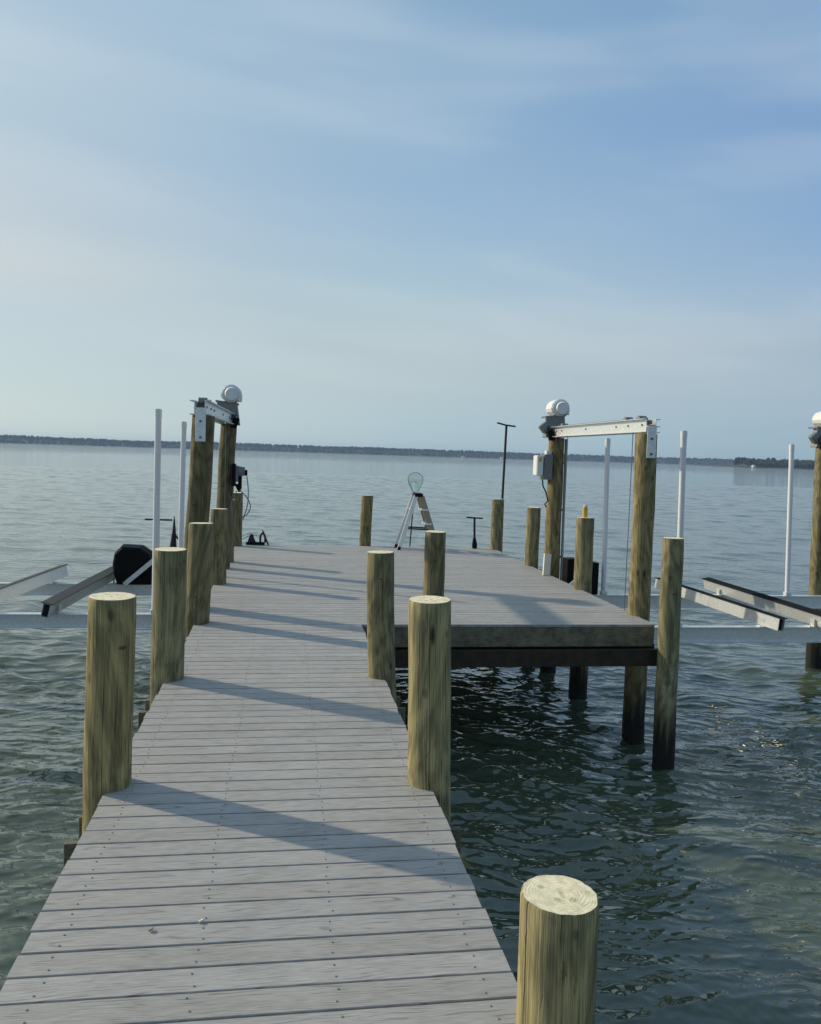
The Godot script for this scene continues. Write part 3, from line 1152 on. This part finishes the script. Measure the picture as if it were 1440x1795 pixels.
# ================================================================ boat lifts
func channel(st: SurfaceTool, x: float, side: float, y0: float, y1: float, z0: float, z1: float, fl := 0.055, t := 0.009) -> void:
	# a C-channel along z: web at x, flanges pointing to side
	box(st, Vector3(x, (y0 + y1) / 2, (z0 + z1) / 2), Vector3(t, y1 - y0, absf(z1 - z0)), Basis.IDENTITY, 0.002)
	for y in [y0 + t / 2, y1 - t / 2]:
		box(st, Vector3(x + side * (t / 2 + fl / 2), y, (z0 + z1) / 2), Vector3(fl, t, absf(z1 - z0)), Basis.IDENTITY, 0.002)


func hoist(x: float, zn: float, zf: float, y0: float, face: float, hang_n: float, hang_f: float, low: float, label: String) -> Node3D:
	# overhead beam of a boat lift: two channels over the pilings, brackets, winding shaft, gear plate and motor under a white cover
	# face: which way the motor's cover and the control side look (-1 to -x, +1 to +x)
	var o := thing("lift_hoist", Vector3(x, y0, (zn + zf) / 2), label, "boat lift", "boat lift hoists")
	var y1 := y0 + 0.17
	var ze := zn + 0.10
	var zb := zf - 0.20
	for s in [-1.0, 1.0]:
		var st := mb()
		channel(st, x + s * 0.062, s, y0, y1, ze, zb)
		var c := part("beam_channel", st, "aluminium", o)
		st = mb()
		for z in [ze - 0.12, ze - 0.55, ze - 0.95, ze - 2.1, zf + 0.5, zf + 0.25]:
			tube(st, [Vector3(x + s * 0.066, y0 + 0.095, z), Vector3(x + s * 0.078, y0 + 0.095, z)], 0.014, 8)
		var b := part("bolts", st, "bolt_steel", c)
		b.set_meta("kind", "stuff")
	var plate := x + (0.018 if face > 0.0 else -0.012)
	# brackets bolted to the pilings' faces
	for q in [[zn + 0.155, 1.0], [zf - 0.155, -1.0]]:
		var st := mb()
		box(st, Vector3(plate, y0 - 0.12, q[0]), Vector3(0.12, 0.40, 0.012), Basis.IDENTITY, 0.003)
		box(st, Vector3(x + 0.012, y0 + 0.075, q[0] - q[1] * 0.035), Vector3(0.16, 0.012, 0.08), Basis.IDENTITY, 0.002)
		var br := part("bracket", st, "aluminium", o)
		st = mb()
		for yy in [y0 - 0.08, y0 - 0.27]:
			tube(st, [Vector3(plate, yy, q[0] + q[1] * 0.004), Vector3(plate, yy, q[0] + q[1] * 0.02)], 0.016, 6)
		var bb := part("bolts", st, "bolt_steel", br)
		bb.set_meta("kind", "stuff")
	var st := mb()
	tube(st, [Vector3(x, y1 + 0.0, ze - 0.15), Vector3(x, y1 + 0.0, zf)], 0.024, 10)
	part("winding_shaft", st, "galvanised", o)
	for z in [ze - 0.3, ze - 0.72, zf + 0.42]:
		st = mb()
		tube(st, [Vector3(x - 0.05, y1 - 0.01, z), Vector3(x + 0.05, y1 - 0.01, z)], 0.062, 14)
		part("pulley", st, "galvanised", o)
	# gear plate and housing at the far piling
	st = mb()
	var tilt := Basis(Vector3.FORWARD, 0.10 * face)
	box(st, Vector3(x - 0.02, y1 + 0.05, zf + 0.02), Vector3(0.33, 0.29, 0.022), tilt, 0.005)
	box(st, Vector3(x - 0.02, y1 + 0.185, zf - 0.1), Vector3(0.36, 0.03, 0.26), tilt, 0.005)
	box(st, Vector3(x + face * 0.15, y1 - 0.0, zf - 0.06), Vector3(0.03, 0.36, 0.2), Basis(Vector3.FORWARD, -0.14 * face), 0.005)
	part("gear_plate", st, "galvanised", o)
	st = mb()
	box(st, Vector3(x + face * 0.125, y0 + 0.03, zf + 0.11), Vector3(0.10, 0.17, 0.10), Basis(Vector3.FORWARD, 0.35 * face), 0.012)
	part("gear_case", st, "black_plastic", o)
	if face < 0.0:
		st = mb()
		var g := Vector3(x + face * 0.20, y1 - 0.01, zf - 0.02)
		box(st, g, Vector3(0.15, 0.15, 0.12), Basis(Vector3.BACK, PI / 4 - 0.12), 0.012)
		part("gear_cover", st, "galvanised", o)
	# motor cover: a rounded white hood with a shallow front disc and a squared foot
	st = mb()
	var mc := Vector3(x + 0.045, y1 + 0.325, zf - 0.10)
	prism(st, PackedVector2Array([Vector2(-0.165, -0.015), Vector2(-0.145, 0.06), Vector2(-0.10, 0.115), Vector2(-0.04, 0.143), Vector2(0.03, 0.148), Vector2(0.095, 0.122), Vector2(0.14, 0.075), Vector2(0.16, 0.01), Vector2(0.162, -0.06), Vector2(0.155, -0.112), Vector2(0.075, -0.115), Vector2(0.06, -0.132), Vector2(-0.02, -0.140), Vector2(-0.09, -0.118), Vector2(-0.145, -0.07)]), mc + Vector3(0, 0, 0.17), Vector3.RIGHT, Vector3.UP, Vector3(0, 0, -0.35), 0.026)
	var hood := part("motor_hood", st, "white_plastic", o)
	st = mb()
	tube(st, [mc + Vector3(0.02, -0.008, 0.165), mc + Vector3(0.02, -0.008, 0.196), mc + Vector3(0.02, -0.008, 0.208)], [0.112, 0.112, 0.098], 28)
	part("front_disc", st, "white_plastic", hood)
	st = mb()
	box(st, mc + Vector3(-0.02, -0.135, 0.02), Vector3(0.2, 0.03, 0.24), Basis.IDENTITY, 0.006)
	part("hood_foot", st, "galvanised", hood)
	# the lifting cables
	for z in [hang_n, hang_f]:
		st = mb()
		tube(st, [Vector3(x + 0.02, y0 + 0.1, z), Vector3(x + 0.022, (y0 + low) / 2, z), Vector3(x + 0.02, low, z)], 0.0055, 6)
		part("cable", st, "steel_cable", o)
	return o


func cradle(label: String, xin: float, xout: float, zn: float, zf: float, top_n: float, top_f: float, bh: float, bunks: Array, posts: Array, brace: Array, carpet := "bunk_carpet") -> Node3D:
	var o := thing("lift_cradle", Vector3((xin + xout) / 2, top_n - bh, (zn + zf) / 2), label, "boat lift cradle", "boat lift cradles")
	for q in [[zn, top_n], [zf, top_f]]:
		var st := mb()
		var y: float = q[1]
		box(st, Vector3((xin + xout) / 2, y - bh / 2, q[0]), Vector3(xout - xin, bh, 0.010), Basis.IDENTITY, 0.002)
		for yy in [y - 0.005, y - bh + 0.005]:
			box(st, Vector3((xin + xout) / 2, yy, q[0]), Vector3(xout - xin, 0.011, 0.125), Basis.IDENTITY, 0.002)
		part("cross_beam", st, "aluminium", o)
	for b in bunks:
		var a: Vector3 = b[0]
		var c: Vector3 = b[1]
		var z := (c - a).normalized()
		var up := Vector3(sin(b[2]), cos(b[2]), 0)
		up = (up - z * up.dot(z)).normalized()
		var x := up.cross(z)
		var st := mb()
		var len := a.distance_to(c)
		# an open-ended aluminium tube
		var bs := Basis(x, up, z)
		var mid := (a + c) * 0.5 - up * 0.098
		for s in [-1.0, 1.0]:
			box(st, mid + x * 0.042 * s, Vector3(0.006, 0.17, len), bs, 0.001)
			box(st, mid + up * 0.083 * s, Vector3(0.079, 0.006, len), bs, 0.001)
		var bk := part("bunk", st, "aluminium", o)
		st = mb()
		for s in [-1.0, 1.0]:
			box(st, mid + z * (len / 2 - 0.05) * s, Vector3(0.077, 0.158, 0.004), bs)
		part("tube_shade", st, "hole_shade", bk)  # near-black sheet painted as the shade inside the open tube
		st = mb()
		box(st, (a + c) * 0.5 - up * 0.005, Vector3(0.145, 0.013, len + 0.03), bs, 0.005)
		part("carpet", st, carpet, bk)
		for q in [[zn, top_n], [zf, top_f]]:
			var t: float = (q[0] - a.z) / (c.z - a.z)
			var p: Vector3 = a.lerp(c, t)
			st = mb()
			for s in [-1.0, 1.0]:
				box(st, Vector3(p.x + 0.053 * s, q[1] + 0.055, q[0]), Vector3(0.008, 0.11, 0.10), Basis.IDENTITY, 0.002)
				box(st, Vector3(p.x + 0.09 * s, q[1] + 0.006, q[0] + 0.01), Vector3(0.07, 0.01, 0.10), Basis.IDENTITY, 0.002)
				tube(st, [Vector3(p.x + 0.1 * s, q[1] + 0.008, q[0] + 0.03), Vector3(p.x + 0.1 * s, q[1] + 0.022, q[0] + 0.03)], 0.012, 6)
			part("bunk_bracket", st, "aluminium", o)
	for p in posts:
		var st := mb()
		var f: Vector3 = p[0]
		var t: Vector3 = p[1]
		tube(st, [f, t], 0.040, 18, false)
		var gp := part("guide_post", st, "pvc_pipe", o)
		st = mb()
		var u := (t - f).normalized()
		tube(st, [t - u * 0.09, t - u * 0.004, t + u * 0.012, t + u * 0.016], [0.044, 0.044, 0.038, 0.02], 18)
		part("cap", st, "pvc_pipe", gp)
		st = mb()
		box(st, f + Vector3(0, 0.03, 0.0), Vector3(0.10, 0.06, 0.10), Basis.IDENTITY, 0.006)
		part("post_base", st, "aluminium", o)
	if brace:
		var st := mb()
		bar(st, brace[0], brace[1], 0.07, 0.008, 0.001, Vector3(0, 0, 1))
		bar(st, brace[0] + Vector3(0, 0.028, -0.02), brace[1] + Vector3(0, 0.028, -0.02), 0.008, 0.05, 0.001, Vector3(0, 0, 1))
		part("brace", st, "aluminium", o)
	return o


func make_lifts() -> void:
	hoist(4.50, -9.86, -13.45, 2.325, -1.0, -10.35, -12.9, -0.3, "white motor and perforated beam on the two tall pilings of the platform's right edge")
	hoist(9.50, -9.86, -13.45, 2.325, -1.0, -10.35, -12.9, -0.3, "white motor and beam over the water, cut off by the photo's right edge")
	var left := hoist(-0.9925, -10.2, -13.7, 2.35, 1.0, -10.7, -13.2, -0.2, "round white motor and beam over the two tall pilings left of the walkway")
	left.rotation.y = -0.0214
	cradle("bright aluminium cradle with two black-topped bunks right of the platform", 4.52, 9.55, -10.3, -12.9, -0.246, -0.262, 0.215,
		[[Vector3(6.575, -0.055, -9.95), Vector3(6.46, -0.05, -13.42), 0.10], [Vector3(7.30, -0.045, -9.75), Vector3(7.36, -0.05, -13.45), -0.16]],
		[[Vector3(5.265, -0.25, -10.3), Vector3(5.21, 2.37, -10.3)], [Vector3(5.255, -0.26, -12.9), Vector3(5.205, 2.31, -12.9)], [Vector3(8.58, -0.26, -12.9), Vector3(8.49, 2.32, -12.9)], [Vector3(8.58, -0.25, -10.3), Vector3(8.5, 2.35, -10.3)]],
		[Vector3(4.50, -0.16, -12.66), Vector3(4.86, 0.13, -12.70)])
	cradle("grey aluminium cradle with two bunks over the water left of the walkway", -6.1, -1.06, -10.7, -13.2, -0.165, -0.19, 0.175,
		[[Vector3(-2.83, 0.02, -10.4), Vector3(-2.63, 0.02, -13.8), 0.22], [Vector3(-3.86, 0.02, -10.2), Vector3(-3.50, 0.02, -13.75), -0.20]],
		[[Vector3(-1.62, -0.17, -10.72), Vector3(-1.60, 2.41, -10.72)], [Vector3(-1.62, -0.19, -13.2), Vector3(-1.585, 2.34, -13.2)]],
		[Vector3(-2.42, -0.17, -12.98), Vector3(-1.94, 0.25, -13.0)], "sheen_carpet")


# ================================================================ boxes, tools and the rest
func make_small_things() -> void:
	# ---- control boxes on the right lift piling
	var o := thing("control_box", Vector3(4.3, 1.6, -13.4), "grey lift control box with a white front box, strapped to a tall piling's left side", "control box")
	var st := mb()
	box(st, Vector3(4.335, 1.82, -13.40), Vector3(0.15, 0.42, 0.26), Basis.IDENTITY, 0.008)
	part("grey_housing", st, "grey_enclosure", o)
	st = mb()
	box(st, Vector3(4.185, 1.84, -13.36), Vector3(0.115, 0.34, 0.22), Basis.IDENTITY, 0.014)
	var wb := part("white_box", st, "white_plastic", o)
	st = mb()
	box(st, Vector3(4.185, 1.945, -13.2485), Vector3(0.05, 0.075, 0.003))
	part("orange_label", st, "warning_label", wb)
	st = mb()
	box(st, Vector3(4.36, 2.06, -13.40), Vector3(0.09, 0.07, 0.12), Basis.IDENTITY, 0.008)
	part("cable_entry", st, "white_plastic", o)
	st = mb()
	tube(st, [Vector3(4.26, 1.61, -13.33), Vector3(4.27, 1.5, -13.32), Vector3(4.32, 1.40, -13.30), Vector3(4.36, 1.25, -13.29), Vector3(4.30, 1.20, -13.28), Vector3(4.33, 1.15, -13.28)], 0.012, 7)
	part("cord", st, "black_plastic", o)
	o = thing("conduit_pipe", Vector3(4.68, -0.2, -13.36), "dark conduit running down the right side of the control-box piling", "conduit")
	st = mb()
	tube(st, [Vector3(4.655, 2.3, -13.37), Vector3(4.67, 1.0, -13.37), Vector3(4.68, -0.2, -13.37)], 0.022, 10)
	part("pipe", st, "grey_enclosure", o)
	for y in [0.3, 1.1, 1.9]:
		st = mb()
		box(st, Vector3(4.655, y, -13.40), Vector3(0.06, 0.03, 0.07), Basis.IDENTITY, 0.004)
		part("clamp", st, "bolt_steel", o)
	# ---- sockets and flex on the left lift piling
	o = thing("socket_box", Vector3(-0.84, 1.5, -13.62), "dark weatherproof socket box with hanging cords on the left lift's far piling", "electrical box")
	st = mb()
	box(st, Vector3(-0.84, 1.54, -13.56), Vector3(0.07, 0.36, 0.20), Basis.IDENTITY, 0.01)
	part("back_box", st, "black_plastic", o)
	st = mb()
	box(st, Vector3(-0.785, 1.56, -13.53), Vector3(0.045, 0.26, 0.12), Basis.IDENTITY, 0.01)
	part("cover", st, "grey_enclosure", o)
	st = mb()
	tube(st, [Vector3(-0.765, 1.60, -13.53), Vector3(-0.66, 1.60, -13.53)], [0.085, 0.07], 14)
	part("plug", st, "grey_enclosure", o)
	st = mb()
	box(st, Vector3(-0.645, 1.58, -13.53), Vector3(0.05, 0.09, 0.05), Basis.IDENTITY, 0.008)
	box(st, Vector3(-0.735, 1.42, -13.53), Vector3(0.06, 0.22, 0.06), Basis.IDENTITY, 0.01)
	box(st, Vector3(-0.765, 1.33, -13.55), Vector3(0.05, 0.14, 0.06), Basis(Vector3.BACK, 0.5), 0.01)
	part("cord_grip", st, "black_plastic", o)
	st = mb()
	tube(st, curve([Vector3(-0.63, 1.54, -13.52), Vector3(-0.60, 1.30, -13.50), Vector3(-0.61, 1.05, -13.50), Vector3(-0.68, 0.82, -13.52)]), 0.009, 6)
	tube(st, curve([Vector3(-0.74, 1.30, -13.52), Vector3(-0.62, 1.18, -13.50), Vector3(-0.56, 1.03, -13.49), Vector3(-0.62, 0.90, -13.50), Vector3(-0.70, 0.86, -13.52)]), 0.009, 6)
	tube(st, curve([Vector3(-0.78, 1.28, -13.5), Vector3(-0.86, 1.1, -13.48), Vector3(-0.85, 0.9, -13.48), Vector3(-0.76, 0.80, -13.5)]), 0.008, 6)
	part("cords", st, "grey_enclosure", o)
	# ---- the stepladder with a landing net leaning behind it
	o = thing("step_ladder", Vector3(2.72, 0, -16.9), "A-frame stepladder standing on the platform's far edge", "ladder")
	var cap := Vector3(2.71, 1.13, -16.85)
	for z in [-17.08, -16.62]:
		st = mb()
		bar(st, Vector3(2.32, 0.0, z), Vector3(2.655, 1.12, lerpf(z, -16.85, 0.35)), 0.035, 0.09, 0.004, Vector3(1, 0, 0))
		var rl := part("rear_rail", st, "aluminium", o)
		st = mb()
		box(st, Vector3(2.322, 0.03, z), Vector3(0.06, 0.07, 0.08), Basis(Vector3.BACK, -0.26), 0.006)
		part("foot", st, "black_plastic", rl)
		st = mb()
		bar(st, Vector3(3.13, 0.0, z), Vector3(2.765, 1.10, lerpf(z, -16.85, 0.35)), 0.035, 0.125, 0.006, Vector3(1, 0, 0))
		var fr := part("front_rail", st, "fibreglass_rail", o)
		st = mb()
		box(st, Vector3(3.128, 0.03, z), Vector3(0.14, 0.06, 0.07), Basis(Vector3.BACK, 0.27), 0.006)
		part("foot", st, "black_plastic", fr)
		st = mb()
		bar(st, Vector3(2.49, 0.44, lerpf(z, -16.85, 0.12)), Vector3(2.98, 0.42, lerpf(z, -16.85, 0.12)), 0.012, 0.03, 0.002)
		part("spreader", st, "dark_steel", o)
	for f in [0.24, 0.48, 0.74]:
		var xr := lerpf(3.09, 2.78, f)
		var zz: float = 0.23 - 0.08 * f
		st = mb()
		box(st, Vector3(xr - 0.02, 1.12 * f, -16.85), Vector3(0.15, 0.035, zz * 2.0 + 0.06), Basis.IDENTITY, 0.004)
		part("step", st, "aluminium", o)
		xr = lerpf(2.32, 2.655, f)
		st = mb()
		box(st, Vector3(xr, 1.12 * f, -16.85), Vector3(0.025, 0.035, zz * 2.0), Basis.IDENTITY, 0.004)
		part("rear_bar", st, "aluminium", o)
	st = mb()
	box(st, cap, Vector3(0.17, 0.07, 0.38), Basis.IDENTITY, 0.012)
	part("top_cap", st, "black_plastic", o)
	o = thing("landing_net", Vector3(2.68, 0, -17.22), "pale green hoop landing net sticking up behind the stepladder", "net")
	st = mb()
	tube(st, [Vector3(2.63, 0.01, -17.18), Vector3(2.70, 1.17, -17.24)], 0.014, 8)
	part("handle", st, "dark_steel", o)
	var hoop := []
	for p in [[-0.035, 0.0], [-0.09, 0.09], [-0.145, 0.21], [-0.155, 0.29], [-0.12, 0.36], [-0.03, 0.405], [0.06, 0.40], [0.13, 0.355], [0.165, 0.285], [0.15, 0.20], [0.11, 0.10], [0.06, 0.0]]:
		hoop.append(Vector3(2.71 + p[0], 1.17 + p[1], -17.24))
	hoop = curve(hoop)
	st = mb()
	tube(st, hoop, 0.009, 6)
	part("hoop", st, "green_cord", o)
	st = mb()
	for k in range(0, hoop.size() - 1):  # knotted cords of a slack bag behind the hoop
		var a: Vector3 = hoop[k]
		if k % 2 == 0:
			var b := Vector3(2.71 + (a.x - 2.71) * 0.3, 1.33 + (a.y - 1.37) * 0.2, -17.50)
			tube(st, [a, a.lerp(b, 0.5) + Vector3(0, -0.05, -0.03), b], 0.0026, 4, false)
	for f in [0.15, 0.32, 0.5, 0.7, 0.9]:
		var ring := []
		for p in hoop:
			ring.append(p.lerp(Vector3(2.71 + (p.x - 2.71) * 0.3, 1.33 + (p.y - 1.37) * 0.2, -17.50), f) + Vector3(0, -0.1 * f * (1.0 - f) * 2.0, 0))
		tube(st, ring, 0.0026, 4, false)
	part("net_bag", st, "net_mesh", o)
	# ---- T-handled steel tools
	o = thing("jetting_pole", Vector3(4.66, BED, -17.45), "tall dark pole with a T-handle rising behind the far right corner piling", "pole")
	st = mb()
	tube(st, [Vector3(4.60, BED, -17.3), Vector3(4.645, 1.05, -17.30), Vector3(4.672, 2.64, -17.3)], 0.026, 10)
	part("shaft", st, "dark_steel", o)
	st = mb()
	tube(st, [Vector3(4.465, 2.70, -17.3), Vector3(4.66, 2.655, -17.3), Vector3(4.875, 2.635, -17.3)], 0.018, 8)
	part("t_handle", st, "dark_steel", o)
	o = thing("hand_pump", Vector3(4.0, 0, -17.05), "short dark T-handled tool with a bulbous foot standing on the platform's far edge", "hand tool")
	st = mb()
	tube(st, [Vector3(4.0, 0.18, -17.05), Vector3(3.985, 0.66, -17.05)], 0.024, 10)
	part("shaft", st, "dark_steel", o)
	st = mb()
	tube(st, [Vector3(3.81, 0.665, -17.05), Vector3(4.17, 0.65, -17.05)], 0.016, 8)
	part("t_handle", st, "dark_steel", o)
	st = mb()
	tube(st, [Vector3(4.01, 0.0, -17.05), Vector3(4.01, 0.03, -17.05), Vector3(4.008, 0.09, -17.05), Vector3(4.004, 0.16, -17.05), Vector3(4.0, 0.22, -17.05), Vector3(4.0, 0.26, -17.05)], [0.045, 0.055, 0.056, 0.042, 0.03, 0.02], 14)
	part("foot", st, "black_plastic", o)
	o = thing("jetting_pole", Vector3(-2.58, BED, -17.5), "low dark T-handled pole standing in the water behind the left white guide pipe", "pole")
	st = mb()
	tube(st, [Vector3(-2.62, BED, -17.5), Vector3(-2.585, 0.45, -17.5)], 0.026, 10)
	part("shaft", st, "dark_steel", o)
	st = mb()
	tube(st, [Vector3(-2.86, 0.455, -17.5), Vector3(-2.31, 0.45, -17.5)], 0.018, 8)
	part("t_handle", st, "dark_steel", o)
	o = thing("marker_stake", Vector3(-2.28, BED, -17.5), "dark pointed stake with a side prong between the two left guide pipes", "stake")
	st = mb()
	tube(st, [Vector3(-2.30, BED, -17.5), Vector3(-2.30, -0.35, -17.5), Vector3(-2.285, -0.02, -17.5), Vector3(-2.272, 0.25, -17.5), Vector3(-2.272, 0.53, -17.5)], [0.10, 0.10, 0.062, 0.034, 0.008], 10)
	part("spike", st, "dark_steel", o)
	st = mb()
	tube(st, curve([Vector3(-2.275, 0.24, -17.5), Vector3(-2.24, 0.13, -17.5), Vector3(-2.18, 0.05, -17.5)]), [0.02, 0.02, 0.02, 0.02, 0.02, 0.02, 0.02, 0.02, 0.02], 8)
	part("prong", st, "dark_steel", o)
	# ---- black floats standing on the cradles
	o = thing("dock_float", Vector3(-2.3, -0.18, -13.2), "large black rounded float standing on the left cradle's far beam", "float")
	st = mb()
	prism(st, PackedVector2Array([Vector2(-0.20, 0.0), Vector2(0.30, 0.0), Vector2(0.33, 0.2), Vector2(0.31, 0.40), Vector2(0.26, 0.49), Vector2(0.14, 0.575), Vector2(-0.14, 0.59), Vector2(-0.24, 0.49), Vector2(-0.27, 0.32), Vector2(-0.25, 0.16)]), Vector3(-2.34, -0.185, -13.05), Vector3.RIGHT, Vector3.UP, Vector3(0, 0, -0.42), 0.03)
	part("shell", st, "black_plastic", o)
	st = mb()
	tube(st, [Vector3(-2.62, 0.13, -13.30), Vector3(-2.59, 0.31, -13.30), Vector3(-2.485, 0.413, -13.30), Vector3(-2.2, 0.40, -13.30), Vector3(-2.07, 0.315, -13.30), Vector3(-2.01, 0.22, -13.30)], 0.014, 8)
	part("rim", st, "grey_enclosure", o)
	o = thing("dock_float", Vector3(4.75, -0.26, -12.95), "black box float standing behind the platform edge right of the control-box piling", "float")
	st = mb()
	box(st, Vector3(4.69, 0.035, -12.98), Vector3(0.22, 0.59, 0.24), Basis(Vector3.UP, 0.25), 0.012)
	part("shell", st, "black_plastic", o)
	st = mb()
	for x in [4.60, 4.68]:
		tube(st, [Vector3(x, -0.22, -12.845), Vector3(x, 0.31, -12.845)], 0.012, 8)
	part("rib", st, "black_plastic", o)
	o = thing("dock_float", Vector3(5.02, -0.26, -12.9), "black box float beside the white guide pipe, behind the piling with the yellow top", "float")
	st = mb()
	box(st, Vector3(5.02, 0.01, -12.92), Vector3(0.20, 0.53, 0.22), Basis(Vector3.UP, 0.1), 0.012)
	part("shell", st, "black_plastic", o)
	# ---- offcuts by the far right pilings
	o = thing("wood_offcut", Vector3(4.53, 0, -13.72), "pale board offcut propped upright against the control-box piling", "board")
	st = mb()
	bar(st, Vector3(4.36, 0.0, -13.22), Vector3(4.385, 0.36, -13.26), 0.05, 0.12, 0.003, Vector3(1, 0, 0))
	part("board", st, "pale_wood", o)
	# ---- yellow bottle on the low piling
	o = thing("spray_can", Vector3(4.475, 1.09, -11.85), "yellow can with a pale cap standing on a low piling", "can")
	st = mb()
	tube(st, [Vector3(4.475, 1.085, -11.85), Vector3(4.475, 1.235, -11.85), Vector3(4.475, 1.25, -11.85)], [0.037, 0.037, 0.028], 16)
	part("body", st, "yellow_tool", o)
	st = mb()
	tube(st, [Vector3(4.475, 1.25, -11.85), Vector3(4.475, 1.285, -11.85)], [0.026, 0.024], 14)
	part("cap", st, "pale_wood", o)
	# ---- tools lying at the far left corner
	o = thing("hand_winch", Vector3(-0.62, 0, -17.15), "low black tool with silver handles lying on the platform's far left corner", "tool")
	st = mb()
	box(st, Vector3(-0.60, 0.03, -17.15), Vector3(0.38, 0.05, 0.10), Basis.IDENTITY, 0.008)
	part("base", st, "black_plastic", o)
	st = mb()
	prism(st, PackedVector2Array([Vector2(-0.08, 0), Vector2(0.09, 0), Vector2(0.05, 0.09), Vector2(0.03, 0.16), Vector2(-0.02, 0.17), Vector2(-0.05, 0.1)]), Vector3(-0.68, 0.055, -17.12), Vector3.RIGHT, Vector3.UP, Vector3(0, 0, -0.07), 0.008)
	part("ratchet", st, "dark_steel", o)
	st = mb()
	tube(st, curve([Vector3(-0.50, 0.05, -17.15), Vector3(-0.50, 0.18, -17.15), Vector3(-0.46, 0.24, -17.15), Vector3(-0.41, 0.19, -17.15), Vector3(-0.40, 0.05, -17.15)]), 0.022, 8)
	part("hook", st, "dark_steel", o)
	for y in [0.21, 0.15]:
		st = mb()
		tube(st, [Vector3(-0.88, y - 0.04, -17.18), Vector3(-0.74, y + 0.03, -17.16), Vector3(-0.56, y + 0.05, -17.15)], 0.012, 8)
		part("handle", st, "aluminium", o)
	o = thing("pry_bar", Vector3(-0.4, 0, -17.1), "slanting black bar leaning up beside the low tool at the platform's far left corner", "bar")
	st = mb()
	bar(st, Vector3(-0.33, 0.0, -17.1), Vector3(-0.45, 0.29, -17.14), 0.026, 0.026, 0.003)
	part("shaft", st, "dark_steel", o)
	st = mb()
	bar(st, Vector3(-0.45, 0.285, -17.14), Vector3(-0.47, 0.315, -17.14), 0.03, 0.016, 0.002)
	part("tip", st, "dark_steel", o)
	# ---- two chips of wood on the walkway
	for q in [[Vector3(-0.308, 0.004, -3.346), 0.7, "small pale wood chip on the walkway boards, right-hand one of two", "pale_wood"], [Vector3(-0.501, 0.004, -3.303), 1.0, "small grey wood chip on the walkway boards, left-hand one of two", "fibreglass_rail"]]:
		o = thing("wood_chip", q[0], q[2], "wood chip")
		st = mb()
		prism(st, PackedVector2Array([Vector2(-0.012, -0.003), Vector2(0.008, -0.006), Vector2(0.013, 0.001), Vector2(0.002, 0.006), Vector2(-0.010, 0.004)]), q[0], Vector3(cos(q[1]), 0, -sin(q[1])), Vector3(sin(q[1]), 0.2, cos(q[1])), Vector3(0, 0.008, 0), 0.001)
		part("chip", st, q[3], o)


func curve(pts: Array) -> Array:
	# a smooth line through the points
	var c := Curve3D.new()
	for i in pts.size():
		var t: Vector3 = (pts[mini(i + 1, pts.size() - 1)] - pts[maxi(i - 1, 0)]) / 6.0
		c.add_point(pts[i], -t, t)
	var out := []
	var n := (pts.size() - 1) * 4
	for i in n + 1:
		out.append(c.sample(mini(i / 4, pts.size() - 2), (i % 4) / 4.0 if i < n else 1.0))
	return out
